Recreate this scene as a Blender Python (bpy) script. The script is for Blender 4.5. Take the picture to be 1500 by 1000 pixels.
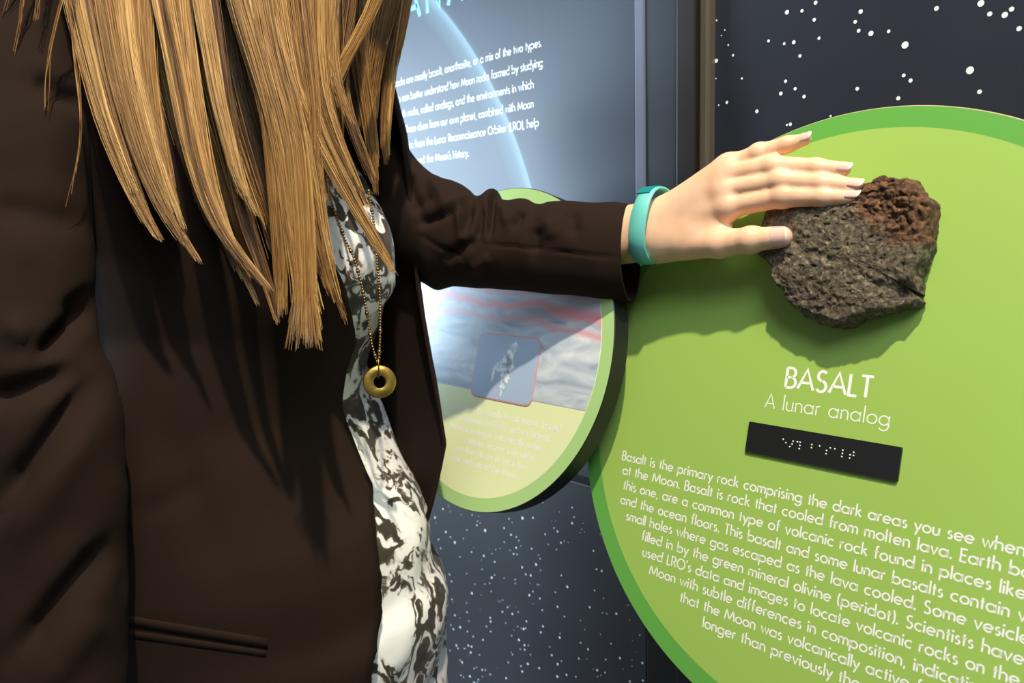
import bpy, math, random
import numpy as np
from mathutils import Vector
from mathutils.bvhtree import BVHTree
PI = math.pi
for o in list(bpy.data.objects): bpy.data.objects.remove(o)
scene = bpy.context.scene
COL = scene.collection
random.seed(5); RNG = np.random.default_rng(5)

# ------------------------------------------------------------------ camera
CAMH = 1.15                                   # camera height above the floor
FPX = 1168.24                                 # focal length for a 1500 px wide frame
YAW, PITCH, ROLL = 0.8342, -0.1293, -0.0263
def cam_rows():
    cy, sy, cp, sp, cr, sr = math.cos(YAW), math.sin(YAW), math.cos(PITCH), math.sin(PITCH), math.cos(ROLL), math.sin(ROLL)
    f = np.array([-sy*cp, cy*cp, sp]); r0 = np.array([cy, sy, 0.0]); u0 = np.cross(r0, f)
    return np.array([cr*r0 + sr*u0, -sr*r0 + cr*u0, f])
RM = cam_rows(); EYE = np.array([0, 0, CAMH])
cam = bpy.data.cameras.new('camera'); camo = bpy.data.objects.new('camera', cam); COL.objects.link(camo)
from mathutils import Matrix
r, u, f = RM
camo.matrix_world = Matrix(((r[0], u[0], -f[0], 0), (r[1], u[1], -f[1], 0), (r[2], u[2], -f[2], CAMH), (0, 0, 0, 1)))
cam.sensor_width = 36; cam.lens = FPX/1500*36; cam.clip_start = .02
cam.dof.use_dof = True; cam.dof.focus_distance = .70; cam.dof.aperture_fstop = 7.0
scene.camera = camo
# ------------------------------------------------------------------ light
w = bpy.data.worlds.new('world'); scene.world = w; w.use_nodes = True
w.node_tree.nodes['Background'].inputs[0].default_value = (.84, .95, 1.0, 1)
w.node_tree.nodes['Background'].inputs[1].default_value = 0.15
def aim(o, loc, tgt):
    o.location = loc; o.rotation_euler = (Vector(tgt) - Vector(loc)).to_track_quat('-Z', 'Y').to_euler()
def spot(name, loc, tgt, power, col, size, angle, blend=.4):
    l = bpy.data.lights.new(name, 'SPOT'); l.energy = power; l.color = col; l.shadow_soft_size = size
    l.spot_size = math.radians(angle); l.spot_blend = blend
    o = bpy.data.objects.new(name, l); COL.objects.link(o); aim(o, loc, tgt); return o
def area(name, loc, tgt, power, col, sx, sy):
    l = bpy.data.lights.new(name, 'AREA'); l.energy = power; l.color = col; l.shape = 'RECTANGLE'; l.size = sx; l.size_y = sy
    o = bpy.data.objects.new(name, l); COL.objects.link(o); aim(o, loc, tgt); return o
spot('ceiling_spotlight', (.24, -.08, 3.15), (-.40, .50, 1.00), 305, (1.0, .86, .64), .03, 65)
area('cool_glare_light', (-2.5, -.38, 1.30), (-.7, .65, 1.10), 118, (.62, .82, 1.0), 1.3, .9)  # unseen cool area light added at the left for glare on signs and panel
area('cool_fill_light', (.9, -.35, 2.75), (-.5, .5, 1.1), 30, (.80, .90, 1.0), .9, .9)  # unseen fill light added to brighten the blouse and soften shadows
scene.view_settings.view_transform = 'Standard'; scene.view_settings.look = 'None'
scene.view_settings.gamma = 1; scene.view_settings.use_curve_mapping = False
scene.view_settings.exposure = 0.0

# ------------------------------------------------------------------ helpers
def W(px, py, z):            # a point at distance z in front of the lens plane, seen in direction (px, py)
    c = np.array([(px-750)/FPX*z, -(py-500)/FPX*z, z]); return EYE + c @ RM
def toc(X): return (np.asarray(X, float) - EYE) @ RM.T
def proj(X):
    c = toc(X); return np.stack([750 + FPX*c[..., 0]/c[..., 2], 500 - FPX*c[..., 1]/c[..., 2]], -1)
def tag(o, label=None, cat=None, group=None, kind=None):
    if label: o['label'] = label
    if cat: o['category'] = cat
    if group: o['group'] = group
    if kind: o['kind'] = kind
    return o
def thing(name, label, cat, loc, group=None):
    o = bpy.data.objects.new(name, None); COL.objects.link(o); o.location = loc; o.empty_display_size = .05
    return tag(o, label, cat, group)
def mesh(name, verts, faces, mats, parent=None, smooth=True, midx=None):
    me = bpy.data.meshes.new(name); me.from_pydata([tuple(map(float, v)) for v in verts], [], [tuple(map(int, q)) for q in faces])
    if not isinstance(mats, (list, tuple)): mats = [mats]
    for m in mats: me.materials.append(m)
    if midx is not None: me.polygons.foreach_set('material_index', np.array(midx, np.int32))
    me.polygons.foreach_set('use_smooth', np.full(len(me.polygons), smooth)); me.update()
    o = bpy.data.objects.new(name, me); COL.objects.link(o)
    if parent:
        o.parent = parent
        root = parent
        loc = Vector((0, 0, 0))
        while root: loc += root.location; root = root.parent
        me.transform(Matrix.Translation(-loc))        # vertices are given in world space
    return o
def grid_faces(n, m, closed=False, off=0):
    F = []
    for i in range(n-1):
        for j in range(m if closed else m-1):
            k = (j+1) % m
            F.append((off+i*m+j, off+i*m+k, off+(i+1)*m+k, off+(i+1)*m+j))
    return F
def box_vf(c, ax, ay, az):
    c, ax, ay, az = map(np.asarray, (c, ax, ay, az)); V = []
    for sx in (-1, 1):
        for sy in (-1, 1):
            for sz in (-1, 1): V.append(c + sx*ax + sy*ay + sz*az)
    return V, [(0, 1, 3, 2), (4, 6, 7, 5), (0, 4, 5, 1), (2, 3, 7, 6), (0, 2, 6, 4), (1, 5, 7, 3)]
def box(name, lo, hi, m, parent=None, bev=0.0):
    lo, hi = np.array(lo, float), np.array(hi, float); c = (lo+hi)/2; h = (hi-lo)/2
    V, F = box_vf(c, (h[0], 0, 0), (0, h[1], 0), (0, 0, h[2]))
    o = mesh(name, V, [q[::-1] for q in F], m, parent, False)
    if bev: b = o.modifiers.new('b', 'BEVEL'); b.width = bev; b.segments = 2
    return o
def hashn(ix, iy, iz, s):
    h = (ix.astype(np.int64)*374761393 + iy.astype(np.int64)*668265263 + iz.astype(np.int64)*2147483647 + s*1274126177) & 0xffffffff
    h = ((h ^ (h >> 13))*1274126177) & 0xffffffff; h = h ^ (h >> 16)
    return (h & 0xffff)/65535.0
def vnoise(P, s=0):
    P = np.asarray(P, float); i = np.floor(P).astype(np.int64); t = P - i; t = t*t*(3-2*t); out = 0
    for a in (0, 1):
        for b in (0, 1):
            for c in (0, 1):
                wgt = (t[..., 0] if a else 1-t[..., 0])*(t[..., 1] if b else 1-t[..., 1])*(t[..., 2] if c else 1-t[..., 2])
                out = out + wgt*hashn(i[..., 0]+a, i[..., 1]+b, i[..., 2]+c, s)
    return out*2-1
def fbm(P, oct=4, s=0, gain=.5):
    P = np.asarray(P, float); o = 0; a = 1
    for k in range(oct): o = o + a*vnoise(P*2**k + 17.3*k, s+k); a *= gain
    return o
# ------- smooth signed-distance modelling, meshed with surface nets
def smin(a, b, k):
    h = np.clip(.5+.5*(b-a)/k, 0, 1); return b*(1-h)+a*h-k*h*(1-h)
def cap(P, a, b, ra, rb):
    a, b = np.asarray(a, np.float32), np.asarray(b, np.float32); ab = b-a; t = np.clip(((P-a)@ab)/(ab@ab+1e-12), 0, 1)
    return np.linalg.norm(P-a-t[..., None]*ab, axis=-1)-(ra+(rb-ra)*t)
def ell(P, c, rad):
    q = (P-np.asarray(c, np.float32))/np.asarray(rad, np.float32); n = np.linalg.norm(q, axis=-1)
    return (n-1)*min(rad)
def surface_nets(fn, lo, hi, h):
    lo = np.array(lo); n = np.ceil((np.array(hi)-lo)/h).astype(int)+1
    g = np.stack(np.meshgrid(*[np.arange(k) for k in n], indexing='ij'), -1).astype(np.float32)*h+lo.astype(np.float32)
    F = fn(g).astype(np.float32); ins = F < 0
    c = n-1; S = np.zeros(tuple(c)+(3,), np.float32); N = np.zeros(tuple(c), np.int32)
    cor = [(i, j, k) for i in (0, 1) for j in (0, 1) for k in (0, 1)]
    sl = lambda o: tuple(slice(o[d], o[d]+c[d]) for d in range(3))
    for a in cor:
        for d in range(3):
            if a[d]: continue
            b = list(a); b[d] = 1; fa, fb = F[sl(a)], F[sl(b)]; m = (fa < 0) != (fb < 0)
            t = np.where(m, fa/np.where(m, fa-fb, 1), 0)
            for e in range(3): S[..., e] += m*((a[e]) + (t if e == d else 0))
            N += m
    act = N > 0; idx = -np.ones(tuple(c), np.int64); idx[act] = np.arange(act.sum())
    pos = np.argwhere(act); V = (pos + S[act]/N[act][:, None])*h + lo
    Q = []
    for d in range(3):
        e1, e2 = [(1, 2), (2, 0), (0, 1)][d]
        a = ins[tuple(slice(0, n[k]-1) if k == d else slice(1, n[k]-1) for k in range(3))]
        b = ins[tuple(slice(1, n[k]) if k == d else slice(1, n[k]-1) for k in range(3))]
        for sgn in (0, 1):
            P = np.argwhere((a & ~b) if sgn == 0 else (~a & b))
            P[:, e1] += 1; P[:, e2] += 1
            q = []
            for o1, o2 in ((-1, -1), (0, -1), (0, 0), (-1, 0)):
                p = P.copy(); p[:, e1] += o1; p[:, e2] += o2; q.append(idx[p[:, 0], p[:, 1], p[:, 2]])
            if sgn: q = q[::-1]
            Q.append(np.stack(q, 1))
    Q = np.concatenate(Q); Q = Q[(Q >= 0).all(1)]
    return V, Q

# ------------------------------------------------------------------ materials
def mat(name, col=(.5, .5, .5), rough=.5, **kw):
    m = bpy.data.materials.new(name); m.use_nodes = True; b = m.node_tree.nodes['Principled BSDF']
    b.inputs['Base Color'].default_value = (*col, 1); b.inputs['Roughness'].default_value = rough
    for k, v in kw.items(): b.inputs[k.replace('_', ' ')].default_value = v
    return m
def nd(m, t, **kw):
    n = m.node_tree.nodes.new(t)
    for k, v in kw.items():
        if k.startswith('i_'): n.inputs[k[2:].replace('_', ' ')].default_value = v
        else: setattr(n, k, v)
    return n
def lk(m, a, b): m.node_tree.links.new(a, b)
def bsdf(m): return m.node_tree.nodes['Principled BSDF']
def ramp(m, stops, interp='LINEAR'):
    n = m.node_tree.nodes.new('ShaderNodeValToRGB'); e = n.color_ramp; e.interpolation = interp
    while len(e.elements) < len(stops): e.elements.new(.5)
    for k, (p, c) in enumerate(stops): e.elements[k].position = p; e.elements[k].color = (*c, 1)
    return n
def objco(m, scale=(1, 1, 1), loc=(0, 0, 0)):
    t = nd(m, 'ShaderNodeTexCoord'); mp = nd(m, 'ShaderNodeMapping'); mp.inputs['Scale'].default_value = scale; mp.inputs['Location'].default_value = loc
    lk(m, t.outputs['Object'], mp.inputs['Vector']); return mp.outputs['Vector']
def bump(m, vec, scale, strength, dist=.001, detail=4, tex='ShaderNodeTexNoise'):
    n = nd(m, tex); n.inputs['Scale'].default_value = scale
    if 'Detail' in n.inputs: n.inputs['Detail'].default_value = detail
    lk(m, vec, n.inputs['Vector']); b = nd(m, 'ShaderNodeBump'); b.inputs['Strength'].default_value = strength; b.inputs['Distance'].default_value = dist
    lk(m, n.outputs[0], b.inputs['Height']); lk(m, b.outputs[0], bsdf(m).inputs['Normal']); return n
def lin(r, g, b):
    f = lambda c: (c/255/12.92 if c/255 <= .04045 else ((c/255+.055)/1.055)**2.4); return (f(r), f(g), f(b))
def math_(m, op, a, b=None, c=None):
    n = nd(m, 'ShaderNodeMath', operation=op)
    for k, v in enumerate((a, b, c)):
        if v is None: continue
        if isinstance(v, (int, float)): n.inputs[k].default_value = v
        else: lk(m, v, n.inputs[k])
    return n.outputs[0]

M = {}
M['skin'] = mat('skin', (.72, .43, .29), .48, Subsurface_Weight=.12, Subsurface_Scale=.006)
bsdf(M['skin']).inputs['Subsurface Radius'].default_value = (1, .35, .2)
v = objco(M['skin']); n1 = nd(M['skin'], 'ShaderNodeTexNoise'); n1.inputs['Scale'].default_value = 55; lk(M['skin'], v, n1.inputs['Vector'])
rp = ramp(M['skin'], [(.3, (.84, .50, .31)), (.7, (.92, .60, .40))]); lk(M['skin'], n1.outputs[0], rp.inputs[0]); lk(M['skin'], rp.outputs[0], bsdf(M['skin']).inputs['Base Color'])
bump(M['skin'], v, 900, .12, .0006, 5)
M['nail'] = mat('nail', (.86, .55, .46), .22, Coat_Weight=.4)
M['nail_tip'] = mat('nail_tip', (.90, .74, .64), .3, Coat_Weight=.4)
M['jacket'] = mat('jacket_cloth', (.0160, .0076, .0042), .9, Specular_IOR_Level=.2)
bump(M['jacket'], objco(M['jacket']), 1400, .35, .0008, 2)
M['lining'] = mat('jacket_lining', (.012, .010, .010), .7)
M['trouser'] = mat('trouser_cloth', (.02, .02, .022), .85)
M['shoe'] = mat('shoe_leather', (.02, .015, .012), .4)
M['gold'] = mat('brass_metal', (.50, .33, .07), .38, Metallic=.9)
bump(M['gold'], objco(M['gold']), 260, .3, .0008)
M['chain'] = mat('dark_brass_chain', (.26, .16, .06), .35, Metallic=.9)
M['band'] = mat('teal_rubber', lin(112, 206, 196), .42)
M['band_edge'] = mat('dark_teal_rubber', lin(20, 130, 135), .45)
M['white_print'] = mat('white_print', (.95, .95, .93), .4)
M['print_cyan'] = mat('cyan_print', lin(120, 190, 215), .4)
M['black_plastic'] = mat('black_plastic', (.012, .013, .014), .35)
bump(M['black_plastic'], objco(M['black_plastic']), 1500, .15, .0005)
M['dot'] = mat('braille_white', (.85, .84, .8), .4)
M['black_edge'] = mat('black_edge', (.012, .012, .013), .45)
M['post'] = mat('brown_post', lin(27, 19, 14), .5)
M['post_edge'] = mat('post_edge', lin(84, 76, 66), .45)
M['slate'] = mat('slate_frame', lin(38, 43, 52), .5)
M['trim_light'] = mat('lavender_trim', lin(100, 106, 126), .5)
M['wall'] = mat('dark_wall', (.012, .012, .014), .7)
M['floor'] = mat('grey_carpet', (.08, .085, .09), .95); bump(M['floor'], objco(M['floor']), 300, .6, .004)
M['silver'] = mat('sign_edge', lin(190, 170, 140), .4)
M['star'] = mat('star_print', (.85, .92, .95), .4)
def night(name, base, rough):
    m = mat(name, base, rough); v = objco(m); n = nd(m, 'ShaderNodeTexNoise'); n.inputs['Scale'].default_value = 6; lk(m, v, n.inputs['Vector'])
    rp = ramp(m, [(.3, tuple(c*.85 for c in base)), (.7, tuple(c*1.15 for c in base))]); lk(m, n.outputs[0], rp.inputs[0]); lk(m, rp.outputs[0], bsdf(m).inputs['Base Color'])
    bump(m, v, 1800, .12, .0004); return m
M['sky_upper'] = night('starfield_print', lin(38, 42, 54), .42)
M['sky_lower'] = night('starfield_print_lower', lin(50, 47, 48), .5)

# ------------------------------------------------------------------ planes of the exhibit
TILT = .2489
E1 = np.array([1, 0, 0.]); E2 = np.array([0, math.sin(TILT), math.cos(TILT)]); NI = np.array([0, math.cos(TILT), -math.sin(TILT)])   # NI: into the sign
C1 = np.array([-.29556, .61507, CAMH-.15601]); R1, R1I = .2622, .2444
C2 = np.array([-.67797, .57749, CAMH-.12116]); R2, R2I = .1828, .1672
YW = .7097
def on1(u, v, off=0): return C1 + u*E1 + v*E2 - off*NI
def on2(u, v, off=0): return C2 + u*E1 + v*E2 - off*NI
def onw(x, z, off=0): return np.array([x, YW-off, CAMH+z])

# ------------------------------------------------------------------ setting
tag(box('floor', (-4, -3, -.05), (3, 1.2, 0), M['floor']), kind='structure')
tag(box('wall_back', (-4, YW+.024, 0), (3, YW+.15, 2.9), M['wall']), kind='structure')
PX0, PX1, SX1, QX1, QX2 = -.5697, -.5566, -.5088, -.4854, -.4740

# mural text panel
tp = thing('exhibit_text_panel', 'large blue-grey exhibit text panel with pale planet arc and white text behind the arm', 'sign', (-1.2, YW, CAMH-.05))
m = mat('mural_print', (.1, .1, .2), .5)
v = objco(m); sep = nd(m, 'ShaderNodeSeparateXYZ'); lk(m, v, sep.inputs[0])
# printed planet limb: arc of a circle on the panel (object space: x along the wall, z up)
pts = np.array([(-.9192, .3247), (-.8351, .2368), (-.7905, .165), (-.754, .1012), (-.739, .0618)])
A = np.c_[2*pts, np.ones(5)]; sol = np.linalg.lstsq(A, (pts**2).sum(1), rcond=None)[0]; ACX, ACZ = sol[0], sol[1]; AR = math.sqrt(sol[2]+ACX**2+ACZ**2)
dx = math_(m, 'SUBTRACT', sep.outputs[0], ACX+1.2); dz = math_(m, 'SUBTRACT', sep.outputs[2], ACZ+.05)
rr = math_(m, 'SQRT', math_(m, 'ADD', math_(m, 'MULTIPLY', dx, dx), math_(m, 'MULTIPLY', dz, dz)))
t = math_(m, 'DIVIDE', math_(m, 'SUBTRACT', rr, AR-.07), .08)
rp = ramp(m, [(0, (0, 0, 0)), (.45, (.05, .05, .05)), (.72, (.28, .28, .28)), (.865, (.72, .72, .72)), (.9, (.06, .06, .06)), (1, (0, 0, 0))]); lk(m, t, rp.inputs[0])
nz = nd(m, 'ShaderNodeTexNoise'); nz.inputs['Scale'].default_value = 3.0; lk(m, v, nz.inputs['Vector'])
base = ramp(m, [(.3, lin(38, 44, 58)), (.7, lin(46, 53, 70))]); lk(m, nz.outputs[0], base.inputs[0])
mx = nd(m, 'ShaderNodeMix', data_type='RGBA'); lk(m, rp.outputs[0], mx.inputs['Factor']); lk(m, base.outputs[0], mx.inputs['A']); mx.inputs['B'].default_value = (*lin(130, 165, 182), 1)
lk(m, mx.outputs['Result'], bsdf(m).inputs['Base Color']); M['mural'] = m
PB = -.085     # bottom of the mural panel, relative to the lens height
box('panel_face', (-2.6, YW, CAMH+PB), (PX0, YW+.02, CAMH+1.1), M['mural'], tp)
box('trim_strip', (PX0, YW-.003, CAMH+PB), (PX1, YW+.02, CAMH+1.1), M['trim_light'], tp, .0015)
pf = thing('wall_frame', 'tall dark slate and brown metal frame post between the two exhibit panels', 'frame', (SX1, YW, 0))
box('slate_strip', (PX1, YW-.001, CAMH+PB), (SX1, YW+.02, 2.6), M['slate'], pf, .001)
box('post', (SX1, YW-.012, 0), (QX1, YW+.02, 2.6), M['post'], pf, .002)
box('edge_strip', (QX1, YW-.006, 0), (QX2, YW+.02, 2.6), M['post_edge'], pf, .003)
box('lower_post', (PX1, YW-.004, 0), (SX1, YW+.02, CAMH+PB), M['post'], pf, .002)

def star_polys(pts3, rad, ex, ez, nrm):
    V, F = [], []
    for c, rd in zip(pts3, rad):
        b = len(V); k = 10
        for a in range(k): V.append(c + ex*rd*math.cos(2*PI*a/k) + ez*rd*math.sin(2*PI*a/k) + nrm*.0003)
        F.append(tuple(range(b, b+k)))
    return V, F
def hit_wall(px, py, y):
    d = W(px, py, 1) - EYE; return EYE + d*y/d[1]
NW = np.array([0, -1, 0.]); EZ = np.array([0, 0, 1.])
sp = thing('starfield_panel', 'dark blue starfield panel with large white stars at the upper right', 'panel', (-.1, YW, 1.0))
box('panel_face', (QX2, YW+.006, .55), (1.2, YW+.02, 2.6), M['sky_upper'], sp)
S = [(1195,4,3.2),(1153,18,3.6),(1175,16,2.8),(1193,29,3),(1261,17,3.6),(1253,32,3),(1258,45,3.1),(1276,49,4.2),(1302,46,2.8),(1326,66,5.6),(1421,103,6),(1372,12.5,3.7),(1437,5,5.2),(1450,20.5,3.8),(1472,22,4.7),(1482,13.5,3.9),(1493,42,4),(1126,60,2.4),(1149,64,2.4),(1163,62,3.2),(1200,56,2.6),(1172,82,2.8),(1151,119,2.7),(1165,130,2.8),(1144,137,3.1),(1178,141.5,3),(1256,130,3.1),(1324,110.5,3),(1334,118,3.3),(1316,144,3.3),(1435,134.5,3.6),(1109,163,3),(1153,183,1.9),(1158,182,2.8),(1217,170,1.8),(1050,30,1.5),(1062,44,1.2),(1067,66,1.5),(1074,81,2),(1049.5,89,3.2),(1057,52,1.1),(1087,115,1.8),(1049,115,1.1),(1065,150,2.4),(1053,154,1.3),(1077,224,1.6)]
yy = YW+.006
P3 = [hit_wall(a, b, yy) for a, b, c in S]; RD = [c*toc(p)[2]/FPX*.93 for (a, b, c), p in zip(S, P3)]
for k in range(420):
    q = np.array([RNG.uniform(-.46, 1.15), yy, RNG.uniform(.6, 2.5)])
    if q[0] > -.13 or q[2] > 1.44 or q[2] < .8: P3.append(q); RD.append(RNG.uniform(.0008, .0028))
V, F = star_polys(P3, RD, E1, EZ, NW); tag(mesh('printed_stars', V, F, M['star'], sp, False), kind='stuff')
lp = thing('starfield_panel', 'lower starfield panel with dense small stars below the two round signs', 'panel', (-1.2, YW, .4))
LZ = -.3056
box('panel_face', (-2.6, YW-.004, .1), (PX1, YW+.02, CAMH+LZ), M['sky_lower'], lp, .001)
LS = [(140,272,6),(107,308,7),(152,368,7),(190,412,9),(172,390,5),(122,400,5),(226,396,4),(240,360,4),(285,322,4),(282,340,6),(317,362,10),(296,330,4),(262,297,4),(417,313,5),(473,310,10),(517,309,7),(396,352,6),(425,380,7),(447,389,5),(458,404,4),(397,411,5),(447,434,7),(421,445,4),(436,460,6),(450,462,5),(512,438,6),(540,465,4),(548,480,5),(530,504,9),(568,377,6),(605,352,5),(620,366,7),(634,413,7),(648,407,4),(581,420,4),(616,441,4),(681,266,6),(689,306,5),(681,331,8),(770,447,6),(783,524,6),(805,531,7),(260,452,5),(212,472,4),(311,468,7),(357,493,6),(304,524,4),(240,543,4),(344,559,8),(357,548,4),(396,561,4),(472,516,7),(487,545,6),(508,550,7),(549,528,4),(636,550,6),(661,598,9),(775,613,5),(536,588,4),(517,617,5),(502,633,8),(546,646,6),(443,567,4),(443,583,4),(336,583,4),(274,587,4),(316,586,4),(343,617,4),(262,625,8),(300,632,3),(611,620,5),(239,665,4),(390,653,4),(620,681,7),(755,683,7),(808,706,4),(866,710,8),(556,695,5),(649,722,5),(411,683,5),(389,702,6),(431,711,7),(455,703,4),(490,742,6),(338,727,6),(340,743,7),(323,763,5),(340,785,5),(403,749,4),(453,763,4),(478,774,8),(487,771,5),(559,763,7),(550,788,7),(629,810,8),(631,793,4),(190,717,6),(249,741,4),(184,775,6),(243,785,5),(152,812,7),(267,806,5),(428,802,4),(964,800,5),(717,832,5),(748,859,7),(844,836,5),(197,843,7),(203,855,5),(260,848,7),(229,856,4),(482,842,7),(498,842,4),(587,849,4),(464,859,4),(596,884,7),(709,898,6),(822,902,5),(881,896,8),(975,916,8),(293,882,4),(431,881,4),(507,881,4),(212,905,4),(414,914,5),(467,929,5),(543,938,7),(636,908,4),(271,939,5),(305,945,6),(318,946,5),(338,964,5),(786,946,8),(819,957,6),(658,966,7),(697,974,5),(370,938,2),(923,993,7),(977,989,7),(285,997,4),(146,550,6),(168,547,4),(176,575,5),(178,650,5),(131,436,5)]
P3, RD = [], []
for a, b, s in LS:
    p = hit_wall(600+a/2.858, 650+b/2.858, YW-.004)
    if p[0] < PX1-.003: P3.append(p); RD.append(s/2.858*.66*toc(p)[2]/FPX)
for k in range(260):
    P3.append(np.array([RNG.uniform(-2.5, -1.02), YW-.004, RNG.uniform(.12, CAMH+LZ-.02)])); RD.append(RNG.uniform(.0006, .002))
for k in range(220):
    x = RNG.uniform(-1.02, PX1-.01); P3.append(np.array([x, YW-.004, RNG.uniform(.12, CAMH-.55)])); RD.append(RNG.uniform(.0005, .0019))
for k in range(70):
    x = RNG.uniform(-1.02, PX1-.01); P3.append(np.array([x, YW-.004, RNG.uniform(.6, CAMH+LZ-.02)])); RD.append(RNG.uniform(.0004, .0008))
V, F = star_polys(P3, RD, E1, EZ, NW); tag(mesh('printed_stars', V, F, M['star'], lp, False), kind='stuff')

# ------------------------------------------------------------------ monoline lettering (geometric sans)
G = {}
def L(*p): return ('L', p)
def A_(cx, cy, rx, ry, a0, a1): return ('A', cx, cy, rx, ry, a0, a1)
r_ = .46
G['a'] = (1.02, [A_(.46, .5, r_, r_, 0, 360), L((.92, 0), (.92, 1))]); G['b'] = (1.02, [L((.04, 0), (.04, 1.72)), A_(.5, .5, r_, r_, 0, 360)])
G['c'] = (.82, [A_(.48, .5, r_, r_, 50, 310)]); G['d'] = (1.02, [A_(.46, .5, r_, r_, 0, 360), L((.92, 0), (.92, 1.72))])
G['e'] = (.98, [A_(.48, .5, r_, r_, 0, 318), L((.04, .5), (.93, .5))]); G['f'] = (.5, [L((.2, 0), (.2, 1.4)), A_(.44, 1.4, .24, .3, 180, 75), L((0, .96), (.46, .96))])
G['g'] = (1.02, [A_(.46, .5, r_, r_, 0, 360), L((.92, 1), (.92, -.1)), A_(.47, -.08, .45, .42, 0, -155)])
G['h'] = (.84, [L((.04, 0), (.04, 1.72)), A_(.4, .6, .36, .38, 180, 0), L((.76, .6), (.76, 0))]); G['i'] = (.16, [L((.06, 0), (.06, 1)), ('D', .06, 1.38)])
G['k'] = (.74, [L((.04, 0), (.04, 1.72)), L((.06, .5), (.6, 1)), L((.2, .62), (.7, 0))]); G['l'] = (.14, [L((.06, 0), (.06, 1.72))])
G['m'] = (1.3, [L((.04, 0), (.04, 1)), A_(.34, .64, .3, .34, 180, 0), L((.64, .64), (.64, 0)), A_(.94, .64, .3, .34, 180, 0), L((1.24, .64), (1.24, 0))])
G['n'] = (.8, [L((.04, 0), (.04, 1)), A_(.38, .6, .34, .38, 180, 0), L((.72, .6), (.72, 0))]); G['o'] = (.98, [A_(.49, .5, r_, r_, 0, 360)])
G['p'] = (1.02, [L((.04, -.55), (.04, 1)), A_(.5, .5, r_, r_, 0, 360)]); G['r'] = (.46, [L((.04, 0), (.04, 1)), A_(.34, .64, .3, .34, 180, 70)])
G['s'] = (.56, [A_(.28, .74, .2, .22, 40, 250), A_(.26, .28, .24, .26, 75, -140)]); G['t'] = (.44, [L((.2, 0), (.2, 1.42)), L((0, .96), (.42, .96))])
G['u'] = (.8, [L((.04, 1), (.04, .38)), A_(.38, .38, .34, .36, 180, 360), L((.72, 1), (.72, 0))]); G['v'] = (.78, [L((0, 1), (.38, .02), (.76, 1))])
G['w'] = (1.16, [L((0, 1), (.3, .03), (.58, .97), (.86, .03), (1.16, 1))]); G['x'] = (.72, [L((.02, 0), (.68, 1)), L((.02, 1), (.68, 0))])
G['y'] = (.76, [L((0, 1), (.4, .08)), L((.78, 1), (.18, -.55))])
G['A'] = (1.16, [L((0, 0), (.58, 1.6), (1.16, 0)), L((.2, .52), (.96, .52))]); G['B'] = (.82, [L((.05, 0), (.05, 1.58)), L((.05, 1.58), (.36, 1.58)), A_(.36, 1.2, .34, .38, 90, -90), L((.05, .82), (.42, .82)), A_(.4, .41, .38, .41, 90, -90), L((.05, 0), (.4, 0))])
G['E'] = (.74, [L((.7, 1.58), (.05, 1.58), (.05, 0), (.7, 0)), L((.05, .82), (.66, .82))]); G['L'] = (.64, [L((.05, 1.62), (.05, 0), (.6, 0))])
G['S'] = (.84, [A_(.42, 1.2, .32, .38, 40, 262), A_(.38, .4, .36, .42, 82, -145)]); G['T'] = (.82, [L((0, 1.58), (.8, 1.58)), L((.4, 1.58), (.4, 0))])
G['M'] = (1.6, [L((.03, 0), (.24, 1.55)), L((.24, 1.55), (.8, .15)), L((.8, .15), (1.36, 1.55)), L((1.36, 1.55), (1.57, 0))]); G['N'] = (1.14, [L((.05, 0), (.05, 1.6), (1.06, .05), (1.06, 1.6))])
G['R'] = (.84, [L((.05, 0), (.05, 1.58), (.38, 1.58)), A_(.38, 1.16, .36, .42, 90, -90), L((.05, .74), (.38, .74)), L((.4, .74), (.82, 0))]); G['O'] = (1.5, [A_(.75, .8, .72, .8, 0, 360)])
G['U'] = (1.0, [L((.05, 1.62), (.05, .5)), A_(.5, .5, .45, .48, 180, 360), L((.95, .5), (.95, 1.62))]); G['C'] = (1.2, [A_(.75, .8, .72, .8, 45, 315)])
G['G'] = (1.4, [A_(.75, .8, .72, .8, 45, 350), L((.8, .72), (1.42, .72))])
G['H'] = (1.1, [L((.05, 0), (.05, 1.62)), L((1.04, 0), (1.04, 1.62)), L((.05, .84), (1.04, .84))]); G['1'] = (.6, [L((.1, 1.3), (.36, 1.58), (.36, 0))]); G['4'] = (.8, [L((.6, 0), (.6, 1.58), (.02, .4), (.8, .4))])
G['.'] = (.2, [('D', .08, .07)]); G[','] = (.26, [L((.14, .12), (.04, -.25))]); G["'"] = (.18, [L((.12, 1.7), (.06, 1.3))]); G['('] = (.36, [A_(.6, .72, .56, 1.2, 130, 230)]); G[')'] = (.36, [A_(-.26, .72, .56, 1.2, 50, -50)])
def ribbon(pl, wd, V, F):
    pl = np.array(pl, float); d = np.diff(pl, axis=0); d /= np.linalg.norm(d, axis=1)[:, None]+1e-12; n = np.c_[-d[:, 1], d[:, 0]]
    b = len(V)
    for k in range(len(pl)):
        if k == 0: q = n[0]
        elif k == len(pl)-1: q = n[-1]
        else:
            q = n[k-1]+n[k]; q = q/max(np.dot(q, q)/2, .45)
        V.append(pl[k]+q*wd/2); V.append(pl[k]-q*wd/2)
    for k in range(len(pl)-1): F.append((b+2*k, b+2*k+1, b+2*k+3, b+2*k+2))
def layout(s, track=.2, space=.5):
    x = 0; pos = []
    for ch in s:
        wd = space if ch == ' ' else G[ch][0]; pos.append((x, x+wd)); x += wd+track
    return pos
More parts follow.
